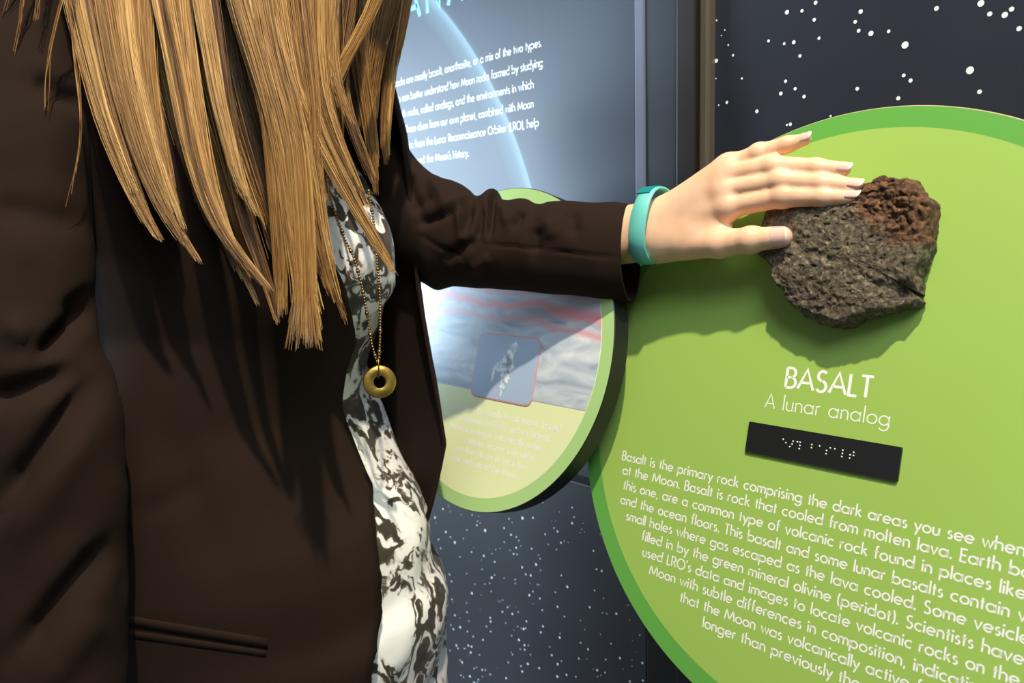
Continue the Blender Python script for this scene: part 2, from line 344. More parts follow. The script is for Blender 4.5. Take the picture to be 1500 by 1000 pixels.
def letters(name, s, place, x0, y0, xh, weight, mt, parent, fit=None, track=.2, seg=14, label=None):
    """place(u, v) maps sign coordinates to the world; fit = (start substring, x) and (end substring, x)"""
    pos = layout(s, track); sx = xh; ox = x0
    if fit:
        (sa, xa), (sb, xb) = fit; ia = s.index(sa); ib = s.index(sb)+len(sb)-1
        sx = (xb-xa)/(pos[ib][1]-pos[ia][0]); ox = xa-pos[ia][0]*sx
    V2, F = [], []
    for ch, (p0, p1) in zip(s, pos):
        if ch == ' ': continue
        for st in G[ch][1]:
            if st[0] == 'L': pl = st[1]
            elif st[0] == 'A':
                _, cx, cy, rx, ry, a0, a1 = st; k = max(4, int(seg*abs(a1-a0)/360)+1)
                if abs(a1-a0) >= 360: k = seg+1
                pl = [(cx+rx*math.cos(math.radians(a0+(a1-a0)*i/(k-1))), cy+ry*math.sin(math.radians(a0+(a1-a0)*i/(k-1)))) for i in range(k)]
                if abs(a1-a0) >= 360: pl[-1] = pl[0]
            else:
                _, cx, cy = st; pl = [(cx, cy-weight*.62), (cx, cy+weight*.62)]
            V_, F_ = [], []; ribbon(pl, weight*(1.2 if st[0] == 'D' else 1), V_, F_)
            b = len(V2); V2 += [((q[0]+p0)*sx+ox, q[1]*xh+y0) for q in V_]; F += [tuple(i+b for i in q) for q in F_]
    o = mesh(name, [place(a, b) for a, b in V2], F, mt, parent, False)
    if label: o['label'] = label
    return o

# ------------------------------------------------------------------ round signs
def disc(name, C, R, thick, mface, medge, parent, seg=160, bev=.0008):
    V, F, mi = [], [], []
    prof = [(R-bev, 0), (R, bev), (R, thick)]
    for (rd, dp) in prof:
        for k in range(seg):
            a = 2*PI*k/seg; V.append(C + E1*rd*math.cos(a) + E2*rd*math.sin(a) + NI*dp)
    F.append(tuple(range(seg))[::-1]); mi.append(0)
    for i in range(2):
        for k in range(seg):
            j = (k+1) % seg; F.append((i*seg+k, i*seg+j, (i+1)*seg+j, (i+1)*seg+k)); mi.append(1)
    F.append(tuple(range(2*seg, 3*seg))); mi.append(1)
    o = mesh(name, V, F, [mface, medge], parent, False, mi); return o
def sign_mat(name, rin, inner, ring, rough):
    m = mat(name, inner, rough); v = objco(m); ln = nd(m, 'ShaderNodeVectorMath', operation='LENGTH'); lk(m, v, ln.inputs[0])
    g = math_(m, 'GREATER_THAN', ln.outputs['Value'], rin)
    mx = nd(m, 'ShaderNodeMix', data_type='RGBA'); lk(m, g, mx.inputs['Factor']); mx.inputs['A'].default_value = (*inner, 1); mx.inputs['B'].default_value = (*ring, 1)
    lk(m, mx.outputs['Result'], bsdf(m).inputs['Base Color']); bump(m, v, 1500, .08, .0004); return m
M['sign1'] = sign_mat('green_sign_print', R1I, lin(158, 194, 92), lin(98, 168, 72), .42)
M['sign2'] = sign_mat('green_sign_print_small_glare', R2I, lin(236, 244, 190), lin(176, 216, 140), .36)  # base colours lightened so the washed-out glare is part of the print

s1 = thing('round_sign', 'large round green tilted sign about basalt with the dark rock mounted on it', 'sign', C1)
disc('sign_panel', C1, R1, .012, M['sign1'], M['silver'], s1)
for (cx, cy) in ((-.1, -.12), (.1, -.12)):      # stand-off brackets behind
    p = on1(cx, cy, -.012); V, F = box_vf((p+np.array([p[0], YW, p[2]]))/2, (.02, 0, 0), (0, (YW-p[1])/2, 0), (0, 0, .02)); mesh('bracket', V, F, M['black_edge'], s1, False)
p1 = lambda u, v: on1(u, v, .00012)
letters('title_lettering', 'BASALT', p1, 0, .0245, .0106, .21, M['white_print'], s1, (('B', -.0445), ('T', .0292)), .16, 24)
letters('subtitle_lettering', 'A lunar analog', p1, 0, .0046, .0078, .125, M['white_print'], s1, (('A', -.0603), ('g', .0456)), .22, 24)
body = [('Basalt is the primary rock comprising the dark areas you see when', -.2056, 'see', .1134, -.0683),
 ('at the Moon. Basalt is rock that cooled from molten lava. Earth basal', -.2022, None, 0, -.0820), ('this one, are a common type of volcanic rock found in places like H', -.1986, None, 0, -.0962),
 ('and the ocean floors. This basalt and some lunar basalts contain ve', -.1991, 'contain', .1404, -.1106), ('small holes where gas escaped as the lava cooled. Some vesicles', -.1896, None, 0, -.1246),
 ('filled in by the green mineral olivine (peridot). Scientists have', -.1676, None, 0, -.1388), ("used LRO's data and images to locate volcanic rocks on the", -.1640, 'rocks', .1133, -.1529),
 ('Moon with subtle differences in composition, indicating', -.1533, 'composition,', .0803, -.1670), ('that the Moon was volcanically active for', -.1157, None, 0, -.1811), ('longer than previously thought', -.0891, 'previously', .0287, -.1952)]
sc = []
for s, xa, e, xb, y in body:
    if e: ps = layout(s); i = s.index(e)+len(e)-1; sc.append((xb-xa)/ps[i][1])
SC = float(np.mean(sc))
for s, xa, e, xb, y in body:
    letters('printed_line', s, p1, xa, y, .0056, .215, M['white_print'], s1, ((s[0], xa), (s, xa+layout(s)[-1][1]*(SC if not e else (xb-xa)/layout(s)[s.index(e)+len(e)-1][1]))), .2, 12)
# braille plate
def rrect(cx, cy, hx, hy, rad, k=5):
    P = []
    for (sx, sy, a0) in ((1, 1, 0), (-1, 1, 90), (-1, -1, 180), (1, -1, 270)):
        for i in range(k+1):
            a = math.radians(a0+90*i/k); P.append((cx+sx*(hx-rad)+rad*math.cos(a), cy+sy*(hy-rad)+rad*math.sin(a)))
    return P
def slab(name, P, place, z0, z1, m, parent, bev=.0004):
    n = len(P); c = np.mean(P, axis=0); V = []
    ins = [tuple(np.array(p)+(c-np.array(p))/np.linalg.norm(c-np.array(p))*bev) for p in P]
    for (Q, z) in ((P, z0), (P, z1-bev), (ins, z1)): V += [place(a, b, z) for a, b in Q]
    F = [(i*n+k, i*n+(k+1) % n, (i+1)*n+(k+1) % n, (i+1)*n+k) for i in range(2) for k in range(n)]+[tuple(range(2*n, 3*n)), tuple(range(n))[::-1]]
    return mesh(name, V, F, m, parent, False)
bp = slab('braille_plate', rrect(-.0070, -.0225, .0648, .0131, .0012), on1, 0, .0024, M['black_plastic'], s1)
tag(bp, 'black braille plate with white raised dots')
dots = [(-.0379,-.0196),(-.0351,-.0221),(-.0289,-.0197),(-.0294,-.0222),(-.0311,-.0247),(-.0251,-.0196),(-.0227,-.0196),(-.0225,-.0222),(-.0227,-.0249),(-.0124,-.0197),(-.0124,-.0223),(-.0058,-.0197),(.0032,-.0197),(.0005,-.0223),(.0004,-.0249),(.007,-.0198),(.0135,-.0197),(.0135,-.0223),(.0134,-.0249),(.0223,-.0198),(.0198,-.0223),(.0225,-.0223),(.0197,-.0249)]
V, F = [], []
rd = .00072
for i, (q, h) in enumerate(((1, 0), (.75, .55), (.35, .8))):
    for k in range(10):
        a = 2*PI*k/10; V.append(E1*rd*q*math.cos(a)+E2*rd*q*math.sin(a)-NI*rd*h)
F = grid_faces(3, 10, True)+[tuple(range(20, 30))]
dme = None
for (a, b) in dots:
    if dme is None:
        o = mesh('braille_dot', V, F, M['dot'], None, True); dme = o.data
    else:
        o = bpy.data.objects.new('braille_dot', dme); COL.objects.link(o)
    o.parent = bp; o.location = Vector(on1(a, b, .0024)) - Vector(C1)

# small sign
s2 = thing('round_sign', 'smaller round green sign, glare painted pale into its print, with a lava photo, partly behind the sleeve', 'sign', C2)
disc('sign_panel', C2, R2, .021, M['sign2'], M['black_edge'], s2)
p = on2(0, 0, -.021); V, F = box_vf((p+np.array([p[0], YW, p[2]+.01]))/2, (.03, 0, 0), (0, (YW-p[1])/2, 0), (0, 0, .03)); mesh('bracket', V, F, M['black_edge'], s2, False)
# lava photograph: segment of the inner circle above a horizontal line
VB = -.050; RP = .1665; a0 = math.asin(VB/RP); P = []
for k in range(81): a = a0+(PI-2*a0)*k/80; P.append((RP*math.cos(a), RP*math.sin(a)))
m = mat('lava_photo', (.3, .3, .3), .42); v = objco(m); sep = nd(m, 'ShaderNodeSeparateXYZ'); lk(m, v, sep.inputs[0])
mp = nd(m, 'ShaderNodeMapping'); mp.inputs['Scale'].default_value = (9, 30, 30); mp.inputs['Rotation'].default_value = (0, .12, 0); lk(m, v, mp.inputs['Vector'])
n1 = nd(m, 'ShaderNodeTexNoise'); n1.inputs['Scale'].default_value = 1.3; n1.inputs['Detail'].default_value = 8; n1.inputs['Distortion'].default_value = 1.6; lk(m, mp.outputs[0], n1.inputs['Vector'])
rk = ramp(m, [(.28, lin(140, 152, 172)), (.45, lin(184, 196, 210)), (.55, lin(202, 212, 222)), (.72, lin(232, 236, 240))]); lk(m, n1.outputs[0], rk.inputs[0])  # stops kept pale, with the sign's glare mixed into the print colours
n2 = nd(m, 'ShaderNodeTexNoise'); n2.inputs['Scale'].default_value = 9; n2.inputs['Detail'].default_value = 3; lk(m, v, n2.inputs['Vector'])
hgt = math_(m, 'ADD', sep.outputs[2], math_(m, 'MULTIPLY', math_(m, 'SUBTRACT', n2.outputs[0], .5), .05))
def band(z0, wd, c, prev, amt):
    d = math_(m, 'ABSOLUTE', math_(m, 'SUBTRACT', hgt, z0)); f_ = math_(m, 'MULTIPLY', math_(m, 'SUBTRACT', 1, math_(m, 'SMOOTH_MIN', 1.0, math_(m, 'DIVIDE', d, wd), .4)), amt)
    f_.node.use_clamp = True
    x = nd(m, 'ShaderNodeMix', data_type='RGBA'); lk(m, f_, x.inputs['Factor']); lk(m, prev, x.inputs['A']); x.inputs['B'].default_value = (*c, 1); return x.outputs['Result']
c = rk.outputs[0]
c = band(.046, .008, lin(232, 150, 158), c, 1.2); c = band(.030, .006, lin(225, 160, 168), c, .9)
c = band(.070, .014, lin(240, 150, 158), c, 1.3); c = band(.076, .006, lin(250, 225, 130), c, 1.0); c = band(.120, .02, lin(205, 212, 222), c, 1)
lk(m, c, bsdf(m).inputs['Base Color'])
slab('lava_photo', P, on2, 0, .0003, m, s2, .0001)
IC = (.0339, -.0205); fr = rrect(IC[0], IC[1], .0506, .0366, .010)
slab('inset_frame', fr, on2, .0003, .0007, mat('pink_line', lin(228, 150, 148), .4), s2, .0001)
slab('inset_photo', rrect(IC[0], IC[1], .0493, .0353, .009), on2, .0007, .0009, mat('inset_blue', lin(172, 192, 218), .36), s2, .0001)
bl = []
for cx, cy, rx, ry in ((.0445, .0035, .0045, .006), (.041, -.006, .0055, .009), (.036, -.013, .009, .008), (.040, -.019, .008, .008), (.026, -.021, .0065, .006), (.038, -.029, .0075, .008), (.036, -.038, .004, .008), (.035, -.046, .0022, .005), (.0175, -.030, .0028, .008)):
    bl.append((cx, cy, rx, ry))
V, F = [], []
for cx, cy, rx, ry in bl:
    b = len(V); n = 22
    for k in range(n):
        a = 2*PI*k/n; q = 1+RNG.uniform(-.32, .32); V.append(on2(cx+rx*q*math.cos(a), cy+ry*q*math.sin(a), .00105))
    V.append(on2(cx, cy, .00105)); F += [(b+k, b+(k+1) % n, b+n) for k in range(n)]
m = mat('printed_crystal', (.6, .7, .8), .4); v = objco(m); n1 = nd(m, 'ShaderNodeTexNoise'); n1.inputs['Scale'].default_value = 140; lk(m, v, n1.inputs['Vector'])
rp = ramp(m, [(.35, lin(190, 212, 228)), (.6, lin(238, 246, 250))]); lk(m, n1.outputs[0], rp.inputs[0]); lk(m, rp.outputs[0], bsdf(m).inputs['Base Color'])
tag(mesh('printed_specimen', V, F, m, s2, False), 'pale crystalline specimen printed on the inset photo')
p2 = lambda u, v: on2(u, v, .00012)
M['white_print2'] = mat('pale_print', (.98, .98, .98), .4)
for s, e, xb, y in [('to the Moon, the Apollo 14 astronauts trained', 'trained', .1302, -.0755), ('environments on Earth, such as Hawaii.', 'Hawaii.', .1175, -.0872), ('Moon is no longer volcanically active,', 'active,', .1109, -.0989),
                    ('basaltic terrains from older', 'older', .0999, -.1106), ('excellent places to learn how', 'how', .0926, -.1222), ('and understand the Moon.', 'Moon.', .0798, -.1338)]:
    Lw = layout(s)[-1][1]*.00462; letters('printed_line', s, p2, 0, y, .0046, .2, M['white_print2'], s2, ((s, xb-Lw), (e, xb)) if False else ((s[0], xb-Lw), (e, xb)), .2, 10)
# mural lettering
pw = lambda x, z: onw(x, z, .00015)
for s, sa, xa, e, xb, z in [('rocks are mostly basalt, anorthosite, or a mix of the two types.', 'cks', -1.018, 'types.', -.7150, .2293),
    ('astronauts can better understand how Moon rocks formed by studying', 'uts', -1.0288, 'studying', -.7138, .2058), ('similar Earth rocks, called analogs, and the environments in which', 'r Earth', -1.0368, 'which', -.7304, .1826),
    ('from them. These clues from our own planet, combined with Moon', 'm. These', -1.0234, 'Moon', -.7312, .1594), ('data from the Lunar Reconnaissance Orbiter (LRO), help', 'ta', -.9983, 'help', -.7227, .1358), ("and understand the Moon's history.", 'nd the', -.9741, 'history.', -.8607, .1118)]:
    letters('printed_line', s, pw, 0, z, .0064, .18, M['white_print'], tp, ((sa, xa), (e, xb)), .16, 10)
letters('title_lettering', 'ANALOG', pw, -.992, .3165, .028, .26, M['print_cyan'], tp, None, .6, 20)

# ------------------------------------------------------------------ the rock
RO = np.array([(.0015,.1888),(.012,.1921),(.0187,.1944),(.0263,.1966),(.0329,.1939),(.0365,.1942),(.0467,.1935),(.0509,.1873),(.0562,.1807),(.0632,.175),(.0639,.1698),(.0633,.1594),(.0628,.1485),(.0629,.1401),(.0609,.1292),(.0579,.1187),(.0511,.1102),(.061,.1058),(.0621,.1012),(.0583,.0969),(.0496,.0949),(.037,.0906),(.0209,.0854),(.0108,.0804),(.0026,.0755),(-.0008,.0791),(-.0096,.0769),(-.0226,.0823),(-.0355,.088),(-.044,.0951),(-.0456,.1015),(-.0572,.1118),(-.0589,.1225),(-.0649,.1278),(-.0755,.1332),(-.076,.1363),(-.0748,.1533),(-.0737,.1758),(-.0489,.1842),(-.0222,.1874)])
RC = np.array([.003, .137])
q = RO-RC; ang = np.unwrap(np.arctan2(q[:, 1], q[:, 0])); 
if ang[-1] < ang[0]: ang = ang[::-1]; rad = np.linalg.norm(q, axis=1)[::-1]
else: rad = np.linalg.norm(q, axis=1)
nA, nR = 420, 120
th = np.linspace(0, 2*PI, nA, endpoint=False)
order = np.argsort(ang % (2*PI)); a_s = (ang % (2*PI))[order]; r_s = rad[order]
rout = np.interp(th, np.r_[a_s[-1]-2*PI, a_s, a_s[0]+2*PI], np.r_[r_s[-1], r_s, r_s[0]])
rout = rout + .0009*fbm(np.stack([np.cos(th)*9, np.sin(th)*9, 0*th], -1), 4, 3)
TH = .036
def facets(u, v):
    h = .031+0*u
    h = np.minimum(h, .030 + .09*(v-.13) + .0*u)                       # broad face, tips down a little at the bottom
    h = np.minimum(h, .040 - .55*(u-.035))                             # right side falls away
    h = np.minimum(h, .036 + .30*(u+.045))                             # left side falls
    h = np.minimum(h, .022 + .9*(v-.078) + .25*(u))                    # bottom face
    h = np.minimum(h, .028 + .45*(.185-v) + .12*(u))                   # top left bevel
    nub = .017 - .0*u; msk = 1/(1+np.exp(-(u-.044)/.002))*1/(1+np.exp((v-.112)/.002)); h = h*(1-msk)+nub*msk
    return h
s_ = np.linspace(0, 1, nR); prof_r = np.sin(np.clip(s_*1.0, 0, 1)*PI/2)**.85
V = np.zeros((nR, nA, 3)); 
for i in range(nR):
    t = s_[i]                               # 0 centre of the face .. 1 back rim on the sign
    if t < .80: k = t/.80*.965; dep = 1.0
    else: k = .965+.035*math.sin((t-.80)/.20*PI*.9); dep = 1-(t-.80)/.20
    uu = RC[0]+np.cos(th)*rout*k; vv = RC[1]+np.sin(th)*rout*k
    h = facets(uu, vv); edge = np.clip((1-k)/.07, 0, 1)**.6; h = h*(.86+.14*edge)
    P3_ = np.stack([uu, vv, 0*uu], -1)
    big = fbm(P3_*34, 3, 11)*.0026; fine = fbm(P3_*260+3, 4, 21, .65)*.0007
    rough = 1/(1+np.exp(-((vv-.160)+(uu-.02)*.35)/.004))                # crumbly rusty top right
    chunk = np.abs(fbm(P3_*150+9, 3, 31))*.0035*rough
    pits = -np.clip(vnoise(P3_*300, 41)-.62, 0, 1)*.004
    crack = -.0016*np.exp(-((vv-.128+.35*(uu-.0)+.006*fbm(P3_*60, 2, 51))/.003)**2)*(uu < .04)*(uu > -.06)
    ridge = -.006*np.clip((uu-.047+.25*(vv-.11))/.02, 0, 1)
    h = h+big+fine+chunk*1.3-.0015*rough+pits+crack+ridge*0
    jit = .0012*fbm(np.stack([uu*200, vv*200, np.full_like(uu, t*30)], -1), 3, 61)*(t > .5)
    if dep < 1: h = h*dep+.0003
    uu = uu+np.cos(th)*jit; vv = vv+np.sin(th)*jit
    V[i] = C1 + uu[:, None]*E1 + vv[:, None]*E2 - h[:, None]*NI
rv = V.reshape(-1, 3); rf = [f_[::-1] for f_ in grid_faces(nR, nA, True)]
m = mat('basalt', (.06, .055, .045), .85); v = objco(m)
n1 = nd(m, 'ShaderNodeTexNoise'); n1.inputs['Scale'].default_value = 260; n1.inputs['Detail'].default_value = 8; n1.inputs['Roughness'].default_value = .72; lk(m, v, n1.inputs['Vector'])
r1 = ramp(m, [(.32, lin(36, 31, 27)), (.46, lin(88, 79, 64)), (.57, lin(115, 103, 83)), (.68, lin(172, 158, 128))]); lk(m, n1.outputs[0], r1.inputs[0])
r2 = ramp(m, [(.32, lin(40, 27, 20)), (.48, lin(92, 64, 45)), (.64, lin(140, 98, 62)), (.8, lin(140, 104, 70))]); lk(m, n1.outputs[0], r2.inputs[0])
n3 = nd(m, 'ShaderNodeTexNoise'); n3.inputs['Scale'].default_value = 38; n3.inputs['Detail'].default_value = 5; lk(m, v, n3.inputs['Vector'])
sep = nd(m, 'ShaderNodeSeparateXYZ'); lk(m, v, sep.inputs[0])
# rust stain on the upper right end (object space, origin at rock centre)
f1 = math_(m, 'ADD', math_(m, 'MULTIPLY', sep.outputs[2], 1.0), math_(m, 'MULTIPLY', sep.outputs[0], .45)); f1 = math_(m, 'ADD', f1, math_(m, 'MULTIPLY', math_(m, 'SUBTRACT', n3.outputs[0], .5), .05))
rr_ = ramp(m, [(.0, (0, 0, 0)), (1, (1, 1, 1))]); ff = math_(m, 'DIVIDE', math_(m, 'SUBTRACT', f1, .030), .008); lk(m, ff, rr_.inputs[0])
mx = nd(m, 'ShaderNodeMix', data_type='RGBA'); lk(m, rr_.outputs[0], mx.inputs['Factor']); lk(m, r1.outputs[0], mx.inputs['A']); lk(m, r2.outputs[0], mx.inputs['B'])
vr = nd(m, 'ShaderNodeTexVoronoi'); vr.inputs['Scale'].default_value = 130; lk(m, v, vr.inputs['Vector'])
ol = ramp(m, [(.06, (1, 1, 1)), (.09, (0, 0, 0))]); lk(m, vr.outputs['Distance'], ol.inputs[0])
m2 = nd(m, 'ShaderNodeMix', data_type='RGBA'); lk(m, ol.outputs[0], m2.inputs['Factor']); lk(m, mx.outputs['Result'], m2.inputs['A']); m2.inputs['B'].default_value = (*lin(170, 165, 120), 1)
lk(m, m2.outputs['Result'], bsdf(m).inputs['Base Color'])
b = nd(m, 'ShaderNodeBump'); b.inputs['Strength'].default_value = .9; b.inputs['Distance'].default_value = .0025; lk(m, n1.outputs[0], b.inputs['Height']); lk(m, b.outputs[0], bsdf(m).inputs['Normal'])
rock = mesh('basalt_rock', rv, rf, m, None, True)
ctr = Vector(on1(RC[0], RC[1], .01)); rock.data.transform(Matrix.Translation(-ctr)); rock.location = ctr
tag(rock, 'rough dark basalt lump with a rusty upper end, mounted on the large green sign', 'rock')
rock_bvh = BVHTree.FromPolygons([tuple(p) for p in rv], rf)

# ------------------------------------------------------------------ the woman
OB = np.array([-.805, .347, 0.]); FF = np.array([.8944, .4472, 0]); LL = np.array([-.4472, .8944, 0]); UU = np.array([0, 0, 1.])
def B(f_, l_, z): return OB + f_*FF + l_*LL + (z+CAMH)*UU        # z measured from lens height
person = thing('person', 'woman in dark brown jacket, long blond hair, touching the rock with her left hand', 'person', (OB[0], OB[1], 0))

# --- left hand: axes  hx (wrist to fingers), hy (up in the picture), hn (back of the hand, towards the viewer)
hw0, hw1 = W(930, 336, .768), W(1262, 275, .628)
hx = hw1-hw0; hx /= np.linalg.norm(hx); hy = RM[1]-hx*np.dot(RM[1], hx); hy /= np.linalg.norm(hy); hn = np.cross(hx, hy); 
if np.dot(hn, -RM[2]) < 0: hn = -hn
def hz(px): return .768+(.628-.768)*(px-930)/(1262-930)
def H(px, py, dn=0.0):       # picture direction at hand depth -> hand coordinates, dn = metres towards the back of the hand
    # intersect the sight line with the hand plane, then lift
    d = W(px, py, 1.0)-EYE; s = np.dot(hw0-EYE, hn)/np.dot(d, hn); X = EYE+d*s - hw0
    return np.array([X@hx, X@hy, X@hn+dn])
mm = .001
fing = {  # joints px, radii mm, lift mm
 'index': [((1066, 303), 10.2, 0), ((1150, 288), 9.3, 3), ((1208, 289), 7.9, 2), ((1247, 289), 6.2, 0)],
 'middle': [((1058, 279), 10.2, 0), ((1146, 265), 9.2, 3), ((1204, 268), 7.7, 1), ((1251, 272), 6.0, -1)],
 'ring': [((1058, 257), 10, -1), ((1134, 244), 8.9, 1), ((1195, 245), 7.4, -1), ((1234, 247), 5.8, -3)],
 'pinky': [((1066, 243), 9.6, -3), ((1110, 223), 7.9, -3), ((1150, 210), 6.8, -5), ((1175, 202), 5.3, -6)],
}
thumb = [((1005, 356), 14.5, -2), ((1056, 357), 12.5, 2), ((1104, 352), 10.6, 5), ((1148, 348), 9.2, 5)]
def jl(L_): return [(H(p_[0], p_[1], dn*mm), rr__*mm) for p_, rr__, dn in L_]
J = {k: jl(v_) for k, v_ in fing.items()}; TJ = jl(thumb)
w_hi, w_lo = H(968, 318, -2*mm), H(968, 354, -2*mm); a_hi, a_lo = H(850, 338, -2*mm), H(850, 366, -2*mm)
def hand_sdf(P):
    arm = smin(cap(P, a_hi, w_hi, .019, .0165), cap(P, a_lo, w_lo, .019, .0165), .02)
    d = arm
    wl = [w_lo*.75+w_hi*.25, w_lo*.5+w_hi*.5, w_lo*.2+w_hi*.8, w_hi]
    for (k, w_) in zip(('index', 'middle', 'ring', 'pinky'), wl):
        d = smin(d, cap(P, w_, J[k][0][0], .0145, J[k][0][1]*1.08), .012)
    pal = d
    th_ = cap(P, w_lo, TJ[0][0], .016, TJ[0][1]); 
    for a in range(3): th_ = smin(th_, cap(P, TJ[a][0], TJ[a+1][0], TJ[a][1], TJ[a+1][1]), .005)
    th_ = smin(th_, np.linalg.norm(P-TJ[2][0], axis=-1)-TJ[2][1]*1.03, .004)
    d = smin(pal, th_, .014)
    # web between thumb and index, thenar mass
    d = smin(d, cap(P, H(1015, 335, -4*mm), H(1052, 325, -5*mm), .012, .0075), .010)
    d = smin(d, cap(P, H(990, 345, -8*mm), H(1045, 345, -6*mm), .015, .010), .012)
    fs = []
    for k in ('index', 'middle', 'ring', 'pinky'):
        j = J[k]; f_ = cap(P, j[0][0], j[1][0], j[0][1]*.95, j[1][1])
        for a in (1, 2): f_ = smin(f_, cap(P, j[a][0], j[a+1][0], j[a][1], j[a+1][1]), .004)
        f_ = smin(f_, np.linalg.norm(P-j[1][0], axis=-1)-j[1][1]*1.0, .004)
        fs.append(f_)
    fg = smin(smin(fs[0], fs[1], .0022), smin(fs[2], fs[3], .0022), .0022)
    d = smin(d, fg, .006)
    # knuckles and tendons on the back of the hand
    for k, amp in (('index', .0042), ('middle', .0044), ('ring', .0038), ('pinky', .003)):
        j = J[k]; kn = j[0][0]+np.array([.001, 0, .0018]); d = smin(d, np.linalg.norm(P-kn, axis=-1)-j[0][1]*.80, .010)
    return d
hv, hf = surface_nets(hand_sdf, (-.075, -.055, -.034), (.215, .075, .034), .0012)
hvw = hw0 + hv[:, :1]*hx + hv[:, 1:2]*hy + hv[:, 2:]*hn
# relax the mesh a little
def relax(V, Q, it=2, lam=.5):
    n = len(V); e = np.concatenate([Q[:, [0, 1]], Q[:, [1, 2]], Q[:, [2, 3]], Q[:, [3, 0]]]); e = np.concatenate([e, e[:, ::-1]])
    cnt = np.bincount(e[:, 0], minlength=n)[:, None]
    for _ in range(it):
        s = np.stack([np.bincount(e[:, 0], V[e[:, 1], k], n) for k in range(3)], 1)/cnt; V = V+lam*(s-V)
    return V
hvw = relax(hvw, hf, 3)
# --- rest of the body (body frame f, l, z)
S_far, S_near = (0, .175, .20), (0, -.175, .20)
def bl_(X): d = np.asarray(X)-OB; return np.array([d@FF, d@LL, d[2]-CAMH])
elb_far = bl_(W(640, 352, .865)); wr_far = bl_(W(925, 338, .77)); fa_mid = bl_(W(880, 338, .785))
elb_near = bl_(W(22, 470, .625)); wr_near = bl_(W(80, 1010, .62)); sh_near = bl_(W(-10, -40, .665)); sh_far = bl_(W(500, 215, .945))
def body_sdf(P):
    d = ell(P, (0, 0, .02), (.085, .13, .20)); d = smin(d, ell(P, (0, 0, -.28), (.09, .145, .13)), .08)
    d = smin(d, cap(P, (-.01, -.10, .165), (-.01, .10, .165), .05, .05), .04)
    for s in (-1, 1): d = smin(d, np.linalg.norm(P-np.array([.055, s*.065, .06], np.float32), axis=-1)-.05, .04)
    d = smin(d, cap(P, (0, 0, .2), (.035, 0, .33), .05, .048), .03)
    d = smin(d, ell(P, (.06, 0, .43), (.092, .073, .118)), .02); d = smin(d, cap(P, (.09, 0, .375), (.125, 0, .35), .04, .025), .03)
    d = smin(d, cap(P, (.148, 0, .43), (.162, 0, .40), .006, .010), .01)
    for s in (-1, 1):
        d = smin(d, ell(P, (.05, s*.073, .42), (.018, .008, .028)), .006)
        d = smin(d, cap(P, (0, s*.08, -.33), (.0, s*.09, -.70), .082, .052), .04); d = smin(d, cap(P, (0, s*.09, -.70), (-.01, s*.09, -1.08), .05, .034), .03)
        d = smin(d, cap(P, (-.02, s*.09, -1.11), (.14, s*.10, -1.125), .032, .022), .02)
    d = smin(d, cap(P, sh_near, elb_near, .034, .030), .012); d = smin(d, cap(P, elb_near, wr_near, .030, .024), .012)
    d = smin(d, cap(P, sh_far, elb_far, .032, .030), .012); d = smin(d, cap(P, elb_far, fa_mid, .030, .024), .012)
    return d
bv, bf = surface_nets(body_sdf, (-.2, -.36, -1.17), (.34, .30, .60), .009)
bvw = OB + bv[:, :1]*FF + bv[:, 1:2]*LL + (bv[:, 2:]+CAMH)*UU
# right hand: mirror image of the left one, hanging from the near sleeve
wn = W(80, 1010, .62); dn_ = wn-W(40, 470, .61); dn_ /= np.linalg.norm(dn_); yn = FF-dn_*np.dot(FF, dn_); yn /= np.linalg.norm(yn); nn = np.cross(dn_, yn)
if np.dot(nn, -LL) < 0: nn = -nn
hrel = relax(hv, hf, 3)*np.array([1, 1, 1]); keep = None
rhw = wn + (hrel[:, :1]-.035)*dn_ - hrel[:, 1:2]*yn + hrel[:, 2:]*nn
flip = np.dot(np.cross(dn_, -yn), nn)*np.dot(np.cross(hx, hy), hn) < 0
rhf = hf[:, ::-1] if flip else hf
hf_l = hf if np.dot(np.cross(hx, hy), hn) > 0 else hf[:, ::-1]
bverts = np.concatenate([bvw, hvw, rhw]); bfaces = np.concatenate([bf, hf_l+len(bvw), (rhf if True else 0)+len(bvw)+len(hvw)])
body_o = mesh('body', bverts, bfaces, M['skin'], person)
hand_bvh = BVHTree.FromPolygons([tuple(p) for p in hvw], [tuple(map(int, q)) for q in hf_l])
# --- fingernails, laid on the hand surface
def nail(base, tip, r0, ang, ln, over, spread, tipfrac=.2):
    """a curved plate on the end joint: ang turns it from the back of the hand towards the top edge"""
    ax = tip-base; ax /= np.linalg.norm(ax); dd = np.array([0, math.sin(ang), math.cos(ang)]); dd -= ax*np.dot(dd, ax); dd /= np.linalg.norm(dd); sd = np.cross(ax, dd)
    nu, nv = 12, 9; P = []
    for i in range(nu):
        s_ = i/(nu-1); x = -ln+(ln+r0*.80+over)*s_
        wd = spread*(1-.75*max(0, (s_-.72)/.28)**2.4)*(1-.35*max(0, (.25-s_)/.25)**2); drop = .0008*max(0, s_-.5)*2+.0006*(1-s_)
        for j in range(nv):
            a = wd*(j/(nv-1)*2-1); rr__ = r0*(.985 if s_ < .15 else 1.03)-drop*.6
            q = tip+ax*x+(dd*math.cos(a)+sd*math.sin(a))*rr__; P.append(hw0+q[0]*hx+q[1]*hy+q[2]*hn)
    F_ = grid_faces(nu, nv); mi = [1 if (k//(nv-1)) >= (nu-1)*(1-tipfrac) else 0 for k in range(len(F_))]
    o = mesh('fingernail', P, F_, [M['nail'], M['nail_tip']], body_o, True, mi)
    so = o.modifiers.new('s', 'SOLIDIFY'); so.thickness = .0007; so.offset = 0
for k_n, an_ in (('index', .75), ('middle', .70), ('ring', .62), ('pinky', .55)):
    j = J[k_n]; nail(j[2][0], j[3][0], j[3][1], an_, .0065, .0028, .95)
